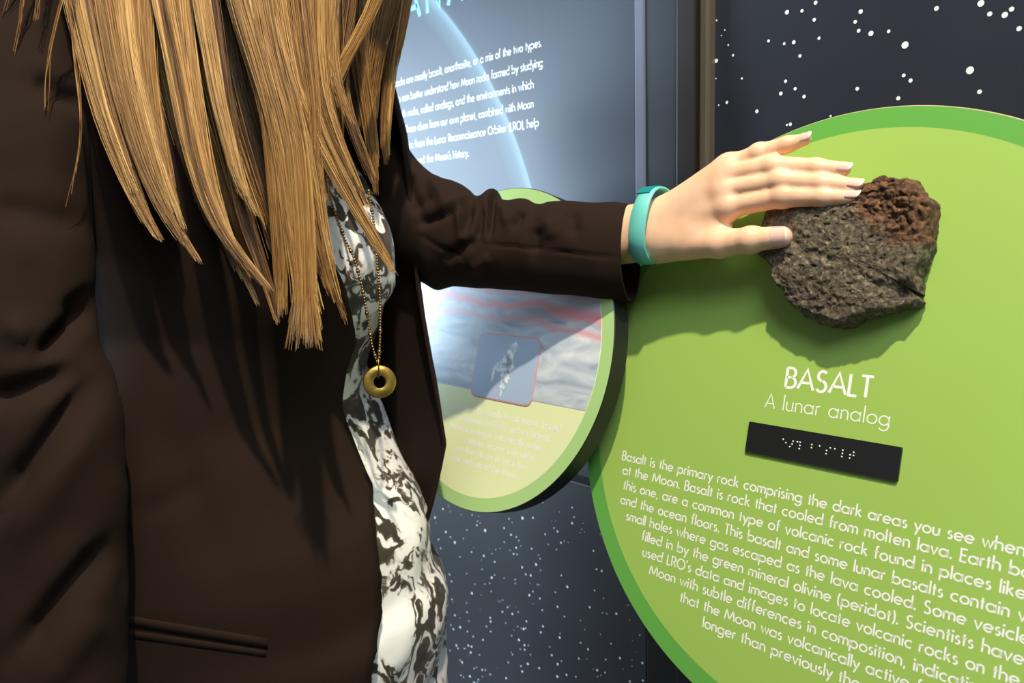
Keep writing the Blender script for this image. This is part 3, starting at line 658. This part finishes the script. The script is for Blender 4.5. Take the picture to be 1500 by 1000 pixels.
nail(TJ[2][0], TJ[3][0], TJ[3][1], -.05, .0105, .0012, 1.15, .10)
# --- eyes
for s in (-1, 1):
    c = B(.135, s*.033, .445); V, F = [], []
    for i in range(7):
        for j in range(10):
            a = PI*i/6; b = 2*PI*j/10; V.append(c+.012*np.array([math.sin(a)*math.cos(b), math.sin(a)*math.sin(b), math.cos(a)]))
    mesh('eye', V, grid_faces(7, 10, True), mat('eye_white', (.7, .7, .7), .2), person)

# --- blouse: loft whose front outline follows the figure
def interp(tab, x): a = np.array(sorted(tab)); return np.interp(x, a[:, 0], a[:, 1])
sil = [(60, 470), (180, 500), (237, 519), (294, 554), (343, 574), (378, 580), (413, 577), (444, 566), (480, 549), (520, 541), (560, 541), (590, 552), (630, 567), (670, 583), (705, 604), (754, 624), (790, 630), (815, 634), (850, 654), (886, 658), (938, 651), (1000, 654), (1400, 656)]
zs = np.linspace(.24, -.56, 108)
phis = np.linspace(-PI, PI, 97)[:-1]
def sect(fr, bk, hl, ph, z, p=2.2):
    c, s = np.cos(ph), np.sin(ph)
    rr__ = (np.abs(c)**p+np.abs(s)**p)**(-1/p)
    return np.stack([np.where(c > 0, fr, bk)*c*rr__, hl*s*rr__, np.full_like(ph, z)], -1)
def Bv(q): return OB + q[..., :1]*FF + q[..., 1:2]*LL + (q[..., 2:]+CAMH)*UU
hlz = [(-.5, .185), (-.30, .18), (-.2, .165), (-.08, .135), (0, .145), (.08, .155), (.16, .15), (.21, .11), (.26, .06)]
bkz = [(-.5, .12), (-.3, .12), (-.1, .09), (.1, .11), (.2, .08), (.26, .06)]
FR = []; BV = []
for z in zs:
    hl = interp(hlz, z); bk = interp(bkz, z); lo, hi = .01, .40
    for _ in range(24):
        mid = (lo+hi)/2; P = Bv(sect(mid, bk, hl, phis[20:76], z)); pp = proj(P); k = pp[:, 0].argmax()
        if pp[k, 0] < interp(sil, pp[k, 1]): lo = mid
        else: hi = mid
    FR.append(mid)
FR = np.array(FR); FR = np.convolve(np.pad(FR, 1, 'edge'), [.25, .5, .25], 'valid')
for z, fr in zip(zs, FR): BV.append(Bv(sect(fr, interp(bkz, z), interp(hlz, z), phis, z)))
BV = np.array(BV)
# soft cloth folds
nrm = np.cos(phis)[None, :, None]*FF+np.sin(phis)[None, :, None]*LL
q = bl = BV-OB; fo = fbm(np.stack([BV[..., 0]*9, BV[..., 1]*9, BV[..., 2]*22+BV[..., 0]*25], -1), 3, 71)
BV = BV+nrm*(fo*.006)[..., None]
m = mat('patterned_blouse', (.8, .8, .8), .7, Sheen_Weight=.1); v = objco(m)
nq = nd(m, 'ShaderNodeTexNoise'); nq.inputs['Scale'].default_value = 13; nq.inputs['Detail'].default_value = 3.5; lk(m, v, nq.inputs['Vector'])
vm = nd(m, 'ShaderNodeVectorMath', operation='SCALE'); vs = nd(m, 'ShaderNodeVectorMath', operation='SUBTRACT'); lk(m, nq.outputs['Color'], vs.inputs[0]); vs.inputs[1].default_value = (.5, .5, .5)
lk(m, vs.outputs[0], vm.inputs[0]); vm.inputs['Scale'].default_value = .16; va = nd(m, 'ShaderNodeVectorMath', operation='ADD'); lk(m, v, va.inputs[0]); lk(m, vm.outputs[0], va.inputs[1])
mp = nd(m, 'ShaderNodeMapping'); mp.inputs['Rotation'].default_value = (.3, .5, .2); mp.inputs['Scale'].default_value = (.8, .8, 1.35); lk(m, va.outputs[0], mp.inputs['Vector'])
n2 = nd(m, 'ShaderNodeTexNoise'); n2.inputs['Scale'].default_value = 27; n2.inputs['Detail'].default_value = 3.0; n2.inputs['Roughness'].default_value = .55; n2.inputs['Distortion'].default_value = .9; lk(m, mp.outputs[0], n2.inputs['Vector'])
rp = ramp(m, [(.40, (.030, .022, .016)), (.480, (.09, .066, .045)), (.506, (.70, .68, .66)), (.56, (.88, .87, .86)), (1, (.92, .91, .90))]); lk(m, n2.outputs[0], rp.inputs[0]); lk(m, rp.outputs[0], bsdf(m).inputs['Base Color'])
mesh('blouse', BV.reshape(-1, 3), [f_[::-1] for f_ in grid_faces(len(zs), 96, True)], m, person)['label'] = 'white blouse with black and brown swirls'

# --- jacket
def dens(P, segs, side=None):
    """sum of gaussian grooves along picture-space fold lines; returns displacement"""
    pp = proj(P); D = np.zeros(pp.shape[:-1])
    for (x0, y0, x1, y1, amp, wd) in segs:
        a = np.array([x0, y0]); ab = np.array([x1-x0, y1-y0]); t = np.clip(((pp-a)@ab)/(ab@ab), 0, 1); d = np.linalg.norm(pp-a-t[..., None]*ab, axis=-1)
        fade = np.minimum(1, 3.5*np.minimum(t, 1-t)+.25)
        D += amp*np.exp(-(d/wd)**2)*fade
    return D
edge = [(0, 410), (150, 430), (237, 450), (356, 480), (427, 508), (484, 519), (576, 532), (626, 537), (736, 546), (842, 558), (894, 559), (950, 552), (983, 546), (1100, 540)]
zj = np.linspace(.235, -.60, 130); nph = 90; JV = []
for z in zj:
    hl = interp(hlz, z)+.022; fr = interp(list(zip(zs, FR)), z)+.012; bk = interp(bkz, z)+.06
    ph = np.linspace(-PI*.02, -PI*.75, 200); P = Bv(sect(fr, bk, hl, ph, z)); pp = proj(P)
    # walk from the front centre round the near side to where the edge line lies
    e = interp(edge, pp[:, 1]); k = np.argmax(pp[:, 0] < e); ph0 = ph[k] if (pp[:, 0] < e).any() else ph[60]
    ph0 = max(ph0, -1.45); 
    phj = np.linspace(ph0, -2*PI+1.25, nph); JV.append(Bv(sect(fr, bk, hl, phj, z)))
JV = np.array(JV); JV[..., 1] = np.minimum(JV[..., 1], .512)
nr = np.cross(np.gradient(JV, axis=0), np.gradient(JV, axis=1)); nr /= np.linalg.norm(nr, axis=-1)[..., None]+1e-9
cen = Bv(np.array([[0, 0, 0.]]))[0]; s_ = np.sign(((JV-cen)[..., :2]*nr[..., :2]).sum(-1).mean()); nr *= s_
fold = [(250, 620, 330, 860, -.004, 26), (350, 640, 420, 900, .003, 22), (480, 560, 500, 950, -.003, 20), (200, 760, 300, 700, -.003, 18)]
JV = JV+nr*(dens(JV, fold)+.0018*fbm(JV*7, 3, 81))[..., None]
jf = grid_faces(len(zj), nph)
# far front panel: swings open in front of the blouse
gl = [(90, 560), (190, 588), (260, 597), (300, 601), (420, 612), (530, 630), (600, 644), (650, 652), (690, 644), (740, 630), (800, 612), (900, 600), (1100, 590)]
FP = []
for z in zj:
    hl = interp(hlz, z)+.022; bk = interp(bkz, z)+.018; fr = interp(list(zip(zs, FR)), z); lo, hi = .0, .36
    le = .078
    for _ in range(22):
        mid = (lo+hi)/2; pp = proj(B(mid, le, z))
        if pp[0] < interp(gl, pp[1]): lo = mid
        else: hi = mid
    # cubic from the far side (0, hl) to the free edge (mid, le)
    a = np.array([-.01, hl+.006]); b_ = np.array([mid, le]); c1 = np.array([max(.04, mid*.35), hl+.016]); c2 = np.array([mid*.80, hl+.012])
    row = []
    for t in np.linspace(0, 1, 26):
        q = a*(1-t)**3+3*c1*t*(1-t)**2+3*c2*t*t*(1-t)+b_*t**3; row.append(B(q[0], min(q[1], (.508-.347-.4472*q[0])/.8944), z))
    # folded-back lapel / facing edge
    FP.append(row)
FP = np.array(FP)
off = len(JV.reshape(-1, 3))
jv = np.concatenate([JV.reshape(-1, 3), FP.reshape(-1, 3)]); jfaces = jf+grid_faces(len(zj), 26, False, off)
jacket = mesh('jacket', jv, jfaces, M['jacket'], person)
jacket['label'] = 'dark brown open blazer'
so = jacket.modifiers.new('s', 'SOLIDIFY'); so.thickness = .0035; so.offset = 0
jbvh = BVHTree.FromPolygons([tuple(p) for p in jv], jfaces)
def drape(pts2, off=.002):
    out = []
    for (px, py) in pts2:
        d = Vector(W(px, py, 1)-EYE).normalized(); h = jbvh.ray_cast(Vector(EYE), d)
        out.append(np.array(h[0])-np.array(d)*off if h[0] is not None else None)
    return out
def strip(name, top, bot, n, off, m, parent, thick=.002):
    T = [np.array(top[0])+(np.array(top[1])-np.array(top[0]))*k/(n-1) for k in range(n)]; Bt = [np.array(bot[0])+(np.array(bot[1])-np.array(bot[0]))*k/(n-1) for k in range(n)]
    P = []
    for k in range(n):
        for s in (0, .5, 1): P.append(T[k]+(Bt[k]-T[k])*s)
    D = drape(P, off); D = [d if d is not None else D[max(0, i-3)] for i, d in enumerate(D)]
    o = mesh(name, D, grid_faces(n, 3), m, parent); s_ = o.modifiers.new('s', 'SOLIDIFY'); s_.thickness = thick; s_.offset = 0
    return o
strip('pocket_welt', ((176, 899), (392, 935)), ((176, 914), (392, 949)), 16, .0022, M['jacket'], jacket, .0018)
strip('pocket_welt', ((176, 920), (390, 952)), ((176, 933), (390, 962)), 16, .0016, M['jacket'], jacket, .0014)

def sleeve(name, secs, amps, parent, nring=72, sub=6, seed=0, folds=(), fb=.002):
    """secs: list of (centre world, up vec*half height, depth vec*half depth)"""
    C_ = np.array([s[0] for s in secs]); U_ = np.array([s[1] for s in secs]); D_ = np.array([s[2] for s in secs])
    n = (len(secs)-1)*sub+1; x = np.linspace(0, len(secs)-1, n); i0 = np.clip(np.floor(x).astype(int), 0, len(secs)-2); t = (x-i0)[:, None]
    def cr(A):
        p0 = A[np.clip(i0-1, 0, len(A)-1)]; p1 = A[i0]; p2 = A[i0+1]; p3 = A[np.clip(i0+2, 0, len(A)-1)]
        return .5*((2*p1)+(-p0+p2)*t+(2*p0-5*p1+4*p2-p3)*t*t+(-p0+3*p1-3*p2+p3)*t**3)
    C_, U_, D_ = cr(C_), cr(U_), cr(D_)
    a = np.linspace(0, 2*PI, nring, endpoint=False)
    V_ = C_[:, None]+np.cos(a)[None, :, None]*D_[:, None]+np.sin(a)[None, :, None]*U_[:, None]
    N_ = V_-C_[:, None]; N_ /= np.linalg.norm(N_, axis=-1)[..., None]
    fo = fbm(V_*14, 3, 91+seed)*fb; side = np.clip((np.einsum('ijk,k->ij', N_, -RM[2])+.35)/.5, 0, 1)
    V_ = V_+N_*(fo+dens(V_, folds)*side)[..., None]
    o = mesh(name, V_.reshape(-1, 3), grid_faces(n, nring, True), M['jacket'], parent)
    s_ = o.modifiers.new('s', 'SOLIDIFY'); s_.thickness = .0025; s_.offset = -1
    return o
top = [(500, 110), (540, 150), (588, 202), (605, 228), (625, 250), (641, 262), (664, 267), (683, 277), (693, 289), (708, 291), (715, 284), (722, 279), (729, 281), (734, 296), (750, 295), (762, 292), (773, 292), (790, 300), (801, 297), (812, 293), (840, 292), (880, 296), (934, 300)]
bot = [(500, 330), (540, 372), (588, 400), (613, 411), (641, 425), (658, 418), (690, 421), (728, 424), (780, 428), (840, 433), (880, 438), (921, 443)]
secs = []
for x in (500, 530, 560, 588, 600, 612, 625, 638, 650, 662, 675, 686, 695, 704, 712, 719, 726, 733, 741, 750, 762, 773, 784, 795, 806, 820, 840, 860, 880, 900, 916, 924):
    tp_, bt_ = interp(top, x), interp(bot, x); z = np.interp(x, [500, 640, 930], [.945, .862, .775]); cy = (tp_+bt_)/2
    dep = np.interp(x, [500, 640, 924], [.055, .050, .036]); tl = np.interp(x, [500, 640, 924], [.1, .2, .42])
    dv = RM[0]*tl+RM[2]*math.sqrt(1-tl*tl)
    secs.append((W(x, cy, z), RM[1]*(bt_-tp_)/2/FPX*z, dv*dep))
lf = [(608, 300, 634, 285, -.004, 6), (612, 328, 672, 306, -.006, 7), (640, 312, 690, 292, .004, 8), (672, 305, 682, 360, .005, 8), (690, 300, 676, 352, -.005, 6), (722, 284, 716, 345, -.005, 5), (706, 300, 700, 350, -.004, 5), (764, 305, 752, 330, -.005, 6), (735, 300, 742, 330, .003, 7),
      (785, 330, 782, 372, -.004, 9), (700, 356, 800, 366, -.0015, 2), (800, 366, 908, 377, -.0015, 2), (612, 343, 682, 380, -.0015, 2.5), (835, 305, 842, 345, -.003, 10), (628, 262, 655, 300, .004, 9), (590, 240, 616, 320, -.004, 9), (800, 320, 812, 350, .003, 12), (650, 380, 700, 350, -.004, 9), (690, 395, 720, 375, .003, 9)]
lf = [(a, b, c_, d, e*1.7, f_) for a, b, c_, d, e, f_ in lf]
sleeve('sleeve', secs, None, jacket, 110, 6, 0, lf, .0026)
edge_n = [(-250, 70), (0, 100), (120, 120), (200, 130), (450, 131), (500, 134), (560, 163), (620, 172), (700, 178), (1000, 181), (1300, 185)]
secs = []
for y in [-112, -108, -96, -76, -45, -10]+list(range(30, 1180, 40)):
    z = np.interp(y, [-112, -60, 480, 1100], [.69, .655, .615, .60]); hr = np.interp(y, [-112, -108, -96, -76, -45, 0, 200, 480, 1100], [.004, .020, .036, .050, .060, .062, .060, .056, .050]); x = interp(edge_n, y)-hr/z*FPX*1.02
    dv = RM[2]
    secs.append((W(x, y, z), RM[0]*hr, dv*hr*.92))
nf = [(60, 520, 150, 440, -.012, 13), (95, 455, 140, 425, -.005, 12), (-40, 590, 120, 545, -.012, 18), (150, 555, -10, 740, -.011, 20), (170, 790, 20, 960, -.010, 20), (40, 500, 10, 470, .004, 18), (130, 620, 20, 800, .004, 26), (-20, 300, 130, 330, -.004, 22), (50, 115, 130, 160, -.006, 14), (150, 890, 60, 1010, .004, 24)]
nf = [(a, b, c_, d, e*1.35, f_) for a, b, c_, d, e, f_ in nf]
sleeve('sleeve', secs, None, jacket, 120, 5, 3, nf, .003)

# trousers and shoes (below the picture, so that she stands on the floor)
def pants(P):
    d = ell(P, (0, 0, -.32), (.115, .165, .12))
    for s in (-1, 1): d = smin(d, cap(P, (0, s*.085, -.36), (0, s*.09, -.74), .092, .065), .03); d = smin(d, cap(P, (0, s*.09, -.74), (-.01, s*.09, -1.06), .063, .055), .03)
    return np.maximum(d, -(P[..., 2]+1.08))
pv, pq = surface_nets(pants, (-.14, -.2, -1.12), (.14, .2, -.19), .012)
mesh('trousers', Bv(pv), pq, M['trouser'], person)
for s in (-1, 1):
    sv, sq = surface_nets(lambda P: np.maximum(smin(cap(P, (-.03, s*.09, -1.105), (.13, s*.10, -1.125), .042, .034), cap(P, (-.02, s*.09, -1.08), (-.02, s*.09, -1.10), .042, .042), .02), -(P[..., 2]+1.148)), (-.1, s*.095-.06, -1.16), (.19, s*.095+.06, -1.02), .008)
    mesh('shoe', Bv(sv), sq, M['shoe'], person)

# ------------------------------------------------------------------ hair
hm = mat('blond_hair', (.5, .3, .1), .38)
at = nd(hm, 'ShaderNodeVertexColor'); at.layer_name = 'tone'; lk(hm, at.outputs['Color'], bsdf(hm).inputs['Base Color'])
bsdf(hm).inputs['Specular IOR Level'].default_value = .55; bsdf(hm).inputs['Anisotropic'].default_value = .5
def strands(locks):
    VV, FFc, TC = [], [], []; base = 0; K = 30
    for (pts_, z0, z1, w0, w1, n, tone, fl) in locks:
        pts_ = np.array(pts_, float); m_ = len(pts_); seglen = np.r_[0, np.cumsum(np.linalg.norm(np.diff(pts_, axis=0), axis=1))]; seglen /= seglen[-1]
        nsub = max(2, n//38); subs = []
        for q in range(nsub):
            a = RNG.uniform(0, 2*PI); rr_ = RNG.uniform(.25, .8); subs.append((math.cos(a)*rr_, math.sin(a)*rr_, RNG.normal(0, .18), 1.0-abs(RNG.normal(0, .07))))
        for i in range(n):
            sb = subs[RNG.integers(nsub)]; tend = (1-(1-sb[3])*.6)*(1-abs(RNG.normal(0, .028))) if n > 20 else 1-abs(RNG.normal(0, .055))-(.22*RNG.random() if RNG.random() < .25 else 0); t = np.linspace(0, tend, K)
            # smooth the centre line
            c = np.stack([np.interp(t, seglen, pts_[:, k]) for k in (0, 1)], 1)
            for _ in range(4): c[1:-1] = (c[:-2]+2*c[1:-1]+c[2:])/4
            a = RNG.uniform(0, 2*PI); rr_ = math.sqrt(RNG.random()); ox, oz = sb[0]+math.cos(a)*rr_*.45, sb[1]+math.sin(a)*rr_*.45
            wd = np.interp(t, [0, .3, .7, .92, 1], [w0, w0, (w0+w1)/2, w1, w1*fl]); zz = np.interp(t, seglen, z0)
            ph = RNG.uniform(0, 6.28); wob = 3.0*np.sin(t*RNG.uniform(3, 7)+ph)+.8*np.sin(t*RNG.uniform(14, 22)+ph*2)
            x = c[:, 0]+ox*wd+wob; dz = zz+oz*wd*.0005; 
            X = np.stack([EYE + np.array([(a_-750)/FPX*z_, -(b_-500)/FPX*z_, z_])@RM for a_, b_, z_ in zip(x, c[:, 1], dz)])
            th_ = (.00042 if RNG.random() < .6 else .00062)*(1-.65*t/t[-1]**1)
            # triangular strand
            for q in range(3):
                an = 2*PI*q/3+ph; VV.append(X+(RM[0]*math.cos(an)+RM[2]*math.sin(an))*th_[:, None])
            idx = np.arange(K-1)
            for q in range(3):
                a0, b0 = base+q*K, base+((q+1) % 3)*K; FFc.append(np.stack([a0+idx, b0+idx, b0+idx+1, a0+idx+1], 1))
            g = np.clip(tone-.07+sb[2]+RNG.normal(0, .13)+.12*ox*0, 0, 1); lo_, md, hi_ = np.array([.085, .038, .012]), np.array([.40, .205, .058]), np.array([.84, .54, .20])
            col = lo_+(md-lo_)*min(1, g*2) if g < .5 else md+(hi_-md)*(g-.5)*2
            TC.append(np.tile(col, (3*K, 1))); base += 3*K
    return np.concatenate(VV), np.concatenate(FFc), np.concatenate(TC)
k_ = 1/1.818
def S_(*p): return [(a*k_, b*k_) for a, b in p]
up = lambda p, dx=0: [(p[0][0]-(p[2][0]-p[0][0])*.35+dx, -260)]+p
LK = []
def lock(p, z0, z1, w0, w1, n, tone, fl=.5):
    p = S_(*p); d = (p[1][0]-p[0][0])/max(1, p[1][1]-p[0][1]); x0 = p[0][0]-d*120; hp = proj(B(.04, 0, .47)); zr = toc(B(.04, 0, .47))[2]
    rx = hp[0]+(x0-hp[0])*.42; hang = n > 20      # locks start on the scalp above the picture
    pts_ = ([(hp[0]+(x0-hp[0])*.15, hp[1]-105), (rx, hp[1]+10), (x0*.75+rx*.25, hp[1]+160)] if hang else [])+[(x0, -150)]+p
    zt = ([zr-.095, zr-.10, zr-.075] if hang else [])+[z0]+[z0+(z1-z0)*(k+1)/len(p) for k in range(len(p))]
    LK.append((pts_, zt, z1, w0, w1, n, tone, fl))
# under layer, dark
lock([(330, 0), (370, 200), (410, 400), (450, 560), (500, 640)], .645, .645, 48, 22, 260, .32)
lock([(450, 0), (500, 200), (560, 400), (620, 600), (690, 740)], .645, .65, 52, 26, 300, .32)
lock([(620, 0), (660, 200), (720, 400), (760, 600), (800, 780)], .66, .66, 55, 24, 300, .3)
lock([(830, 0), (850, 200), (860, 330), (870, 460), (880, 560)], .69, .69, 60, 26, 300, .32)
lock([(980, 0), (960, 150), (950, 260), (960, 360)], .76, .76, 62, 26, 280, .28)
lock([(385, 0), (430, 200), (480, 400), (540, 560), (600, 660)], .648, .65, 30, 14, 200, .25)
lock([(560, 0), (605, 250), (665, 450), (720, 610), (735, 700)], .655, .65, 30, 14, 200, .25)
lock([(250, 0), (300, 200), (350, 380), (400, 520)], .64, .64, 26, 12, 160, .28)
# main locks
lock([(195, 0), (235, 170), (275, 330), (325, 450), (375, 570), (445, 665)], .625, .61, 16, 8, 230, .5, .35)
lock([(235, 0), (265, 180), (305, 330), (340, 450), (385, 560), (420, 630)], .63, .615, 17, 8, 210, .62)
lock([(270, 0), (305, 200), (360, 400), (420, 550), (535, 708)], .625, .61, 17, 9, 260, .5, .35)
lock([(330, 0), (350, 180), (390, 330), (430, 480), (500, 640)], .625, .61, 15, 7, 200, .66)
lock([(385, 0), (395, 200), (420, 350), (450, 480), (480, 570)], .63, .62, 15, 7, 190, .45)
lock([(430, 0), (470, 180), (505, 380), (545, 540), (610, 660), (745, 800)], .62, .605, 17, 9, 300, .80, .4)
lock([(480, 0), (500, 180), (530, 380), (570, 560), (640, 720), (690, 820)], .63, .615, 16, 8, 230, .52)
lock([(535, 0), (565, 180), (600, 350), (640, 500), (705, 610)], .615, .605, 15, 8, 260, .82, .35)
lock([(560, 0), (590, 200), (620, 400), (650, 600), (700, 700), (745, 870)], .63, .62, 17, 9, 260, .40)
lock([(610, 0), (650, 130), (705, 290), (712, 420), (725, 560), (745, 850)], .62, .615, 15, 12, 260, .42, .6)
lock([(650, 0), (700, 170), (745, 310), (775, 500), (800, 700), (830, 880)], .62, .61, 20, 17, 420, .68, 1.4)
lock([(700, 0), (730, 170), (790, 330), (800, 500), (812, 700), (815, 940)], .615, .605, 18, 16, 420, .62, 2.0)
lock([(720, 0), (760, 200), (830, 430), (845, 600), (880, 740), (925, 870)], .65, .64, 20, 12, 300, .38, .4)
lock([(760, 0), (790, 200), (840, 350), (890, 450), (950, 560), (1010, 660), (1060, 740)], .645, .655, 21, 7, 360, .72, .3)
lock([(800, 0), (820, 180), (840, 300), (830, 420), (880, 590)], .65, .645, 18, 6, 240, .6, .3)
lock([(850, 0), (850, 150), (870, 300), (920, 420), (985, 560)], .66, .665, 18, 6, 270, .66, .3)
lock([(880, 0), (880, 150), (900, 260), (940, 340)], .67, .67, 20, 9, 230, .55)
lock([(930, 0), (910, 130), (900, 250), (960, 400), (1000, 500)], .70, .70, 18, 7, 230, .5)
lock([(1000, 0), (955, 100), (890, 200), (880, 300)], .69, .69, 14, 8, 200, .72)
lock([(960, 0), (960, 150), (985, 300), (1000, 420), (1002, 530)], .75, .76, 18, 8, 240, .45)
lock([(1040, 0), (1010, 120), (985, 250), (990, 400)], .77, .77, 20, 9, 260, .5)
lock([(1070, 0), (1050, 120), (1030, 250), (1025, 380), (1035, 460)], .78, .79, 16, 5, 230, .46)
lock([(1085, 0), (1065, 100), (1045, 210)], .775, .78, 12, 4, 120, .6)
# loose stray hairs
for p in ([(60, 0), (45, 90), (28, 170)], [(165, 0), (135, 120), (125, 200), (124, 300)], [(185, 60), (215, 260), (220, 380), (180, 555)], [(100, 0), (98, 30), (96, 60)], [(20, 0), (10, 30), (0, 60)]):
    lock(p, .60, .60, 1.5, 1, 5, .45)
lock([(1000, 560), (1040, 650), (1078, 690)], .67, .67, 2, 2, 0, .8)
hv_, hf_, hc_ = strands(LK)
me = bpy.data.meshes.new('hair'); me.vertices.add(len(hv_)); hvl = hv_-np.array(person.location); me.vertices.foreach_set('co', hvl.ravel().astype(np.float32))
me.loops.add(len(hf_)*4); me.loops.foreach_set('vertex_index', hf_.ravel().astype(np.int32)); me.polygons.add(len(hf_))
me.polygons.foreach_set('loop_start', np.arange(len(hf_), dtype=np.int32)*4); me.polygons.foreach_set('loop_total', np.full(len(hf_), 4, np.int32)); me.polygons.foreach_set('use_smooth', np.ones(len(hf_), bool)); me.update(calc_edges=True)
ca = me.color_attributes.new('tone', 'FLOAT_COLOR', 'POINT'); ca.data.foreach_set('color', np.c_[hc_, np.ones(len(hc_))].astype(np.float32).ravel()); me.materials.append(hm)
hair = bpy.data.objects.new('hair', me); COL.objects.link(hair); hair.parent = person; tag(hair, 'long blond hair hanging forward in locks', kind='stuff')
# hair over the head (above the picture)
cm = mat('blond_hair_cap', (.42, .24, .08), .5); 
def hcap(P):
    d = ell(P, (.045, 0, .45), (.112, .092, .130)); d = smin(d, ell(P, (-.045, 0, .32), (.06, .10, .17)), .04)
    return np.maximum(d, -(ell(P, (.15, 0, .40), (.085, .07, .10))))
cv, cq = surface_nets(hcap, (-.14, -.14, .12), (.2, .14, .62), .008)
cb = Bv(cv); mesh('hair_crown', cb+.004*fbm(np.c_[cb[:, 0]*60, cb[:, 1]*60, cb[:, 2]*8], 2, 5)[:, None]*np.array([1, 1, 0]), cq, cm, person)

# ------------------------------------------------------------------ necklace
bb = BVHTree.FromPolygons([tuple(p) for p in BV.reshape(-1, 3)], grid_faces(len(zs), 96, True))
nz_ = thing('necklace', 'beaded brass necklace with a round ring pendant hanging over the patterned blouse', 'necklace', W(556, 559, .80))
def onb(px, py, off=.006, dflt=.83):
    d = Vector(W(px, py, 1)-EYE).normalized(); h = bb.ray_cast(Vector(EYE), d)
    if h[0] is None: return W(px, py, dflt)
    return np.array(h[0])-np.array(d)*off
def tube_beads(paths):
    V, F = [], []
    for path in paths:
        X = np.array(path); L_ = np.r_[0, np.cumsum(np.linalg.norm(np.diff(X, axis=0), axis=1))]; n = int(L_[-1]/.0028)
        for k in range(n+1):
            s = min(L_[-1], k*.0028); c = np.array([np.interp(s, L_, X[:, a]) for a in range(3)]); r0 = .0014 if k % 7 else .0021; b = len(V)
            for i in range(5):
                for j in range(8):
                    a, b_ = PI*i/4, 2*PI*j/8; V.append(c+r0*np.array([math.sin(a)*math.cos(b_), math.sin(a)*math.sin(b_), math.cos(a)]))
            F += grid_faces(5, 8, True, b)
    return V, F
pz = onb(545, 500); zc = toc(onb(566, 430))[2]
def chain(pts_, z0, z1): 
    out = []
    for k, (a, b) in enumerate(pts_): out.append(W(a, b, z0+(z1-z0)*k/(len(pts_)-1)))
    return out
zn0, zn1 = toc(onb(520, 380))[2]-.006, toc(onb(560, 400))[2]-.008
PZ = min(zn0, zn1)-.0
V, F = tube_beads([chain([(470, 250), (490, 310), (506, 352), (519, 378), (530, 418), (538, 462), (545, 506), (552, 530)], zn0, PZ), chain([(540, 280), (548, 330), (550, 356), (554, 400), (557, 444), (557, 488), (555, 530)], zn1-.002, PZ)])
tag(mesh('bead_chain', V, F, M['chain'], nz_), kind='stuff')
# ring pendant, a flat washer facing the viewer's side
pc = W(556, 559, PZ); ax_ = RM[0]*.96+RM[2]*.28; ay_ = RM[1]; an_ = np.cross(ax_, ay_); R0, Ri = 24/FPX*PZ, 9/FPX*PZ; V = []
oin = -.12*R0*ay_*0
for (rd, dz) in ((Ri, -.0015), (Ri, .0015), (Ri*1.1, .0019), (R0*.94, .0019), (R0, .001), (R0, -.001), (R0*.94, -.0019), (Ri*1.1, -.0019)):
    for k in range(48): a = 2*PI*k/48; V.append(pc+ax_*rd*math.cos(a)+ay_*(rd*math.sin(a))+an_*dz)
F = grid_faces(8, 48, True)+[(7*48+k, 7*48+(k+1) % 48, (k+1) % 48, k) for k in range(48)]
mesh('ring_pendant', V, F, M['gold'], nz_)['label'] = 'flat brass ring pendant'
V = []; bc = W(554, 534, PZ)
for k in range(20):
    a = 2*PI*k/20; c = bc+(ay_*math.cos(a)*.0085+an_*math.sin(a)*.0035)-ay_*.003; d = (ay_*math.cos(a)+an_*math.sin(a))
    for j in range(6): b = 2*PI*j/6; V.append(c+d*.0008*math.cos(b)+ax_*.0008*math.sin(b))
F = grid_faces(20, 6, True)+[(19*6+j, 19*6+(j+1) % 6, (j+1) % 6, j) for j in range(6)]
mesh('bail', V, F, M['chain'], nz_)

# ------------------------------------------------------------------ wristband
wc = W(957, 331, hz(960)); wb = thing('wristband', 'teal rubber wristband worn loosely on the outstretched wrist', 'wristband', wc)
# loop plane: up axis and depth axis; band width along the arm
bu = RM[1]*.997+RM[0]*.05; bu /= np.linalg.norm(bu); bx = hx-bu*np.dot(hx, bu); bx /= np.linalg.norm(bx); bd = np.cross(bx, bu)
if np.dot(bd, RM[2]) < 0: bd = -bd
HU, HD, BWD = .0345, .0265, .0178; V, F, mi = [], [], []; n = 96
for k in range(n):
    a = 2*PI*k/n; ca_, sa_ = math.cos(a), math.sin(a); p_ = 2.3; rr__ = (abs(ca_)**p_+abs(sa_)**p_)**(-1/p_)
    c = wc+bu*HU*sa_*rr__+bd*HD*ca_*rr__; nr_ = bu*sa_+bd*ca_
    wdt = BWD*(1-.25*max(0, sa_)**2) ; sh = bx*(.004*sa_)
    for (s, t_) in ((-.5, .0008), (-.46, .0016), (.46, .0016), (.5, .0008), (.5, -.0004), (.46, -.0008), (-.46, -.0008), (-.5, -.0004)): V.append(c+sh+bx*wdt*s+nr_*t_)
F = grid_faces(n, 8, True)+[((n-1)*8+j, (n-1)*8+(j+1) % 8, (j+1) % 8, j) for j in range(8)]
mesh('strap', V, F, M['band'], wb)
# clasp end overlapping at the top
V, F = [], []
for k in range(14):
    a = math.radians(70+k*3.2+2); ca_, sa_ = math.cos(a+PI/9), math.sin(a+PI/9); rr__ = (abs(ca_)**2.3+abs(sa_)**2.3)**(-1/2.3)
    c = wc+bu*(HU+.0022)*sa_*rr__+bd*(HD+.0022)*ca_*rr__; nr_ = bu*sa_+bd*ca_
    for (s, t_) in ((-.5, .0006), (.5, .0006), (.5, -.0006), (-.5, -.0006)): V.append(c+bx*(BWD*.78)*s+nr_*t_)
F = grid_faces(14, 4, True)+[(0, 3, 2, 1), (52, 53, 54, 55)]
tag(mesh('clasp_end', V, F, M['band_edge'], wb, False), 'darker teal strap end at the clasp')
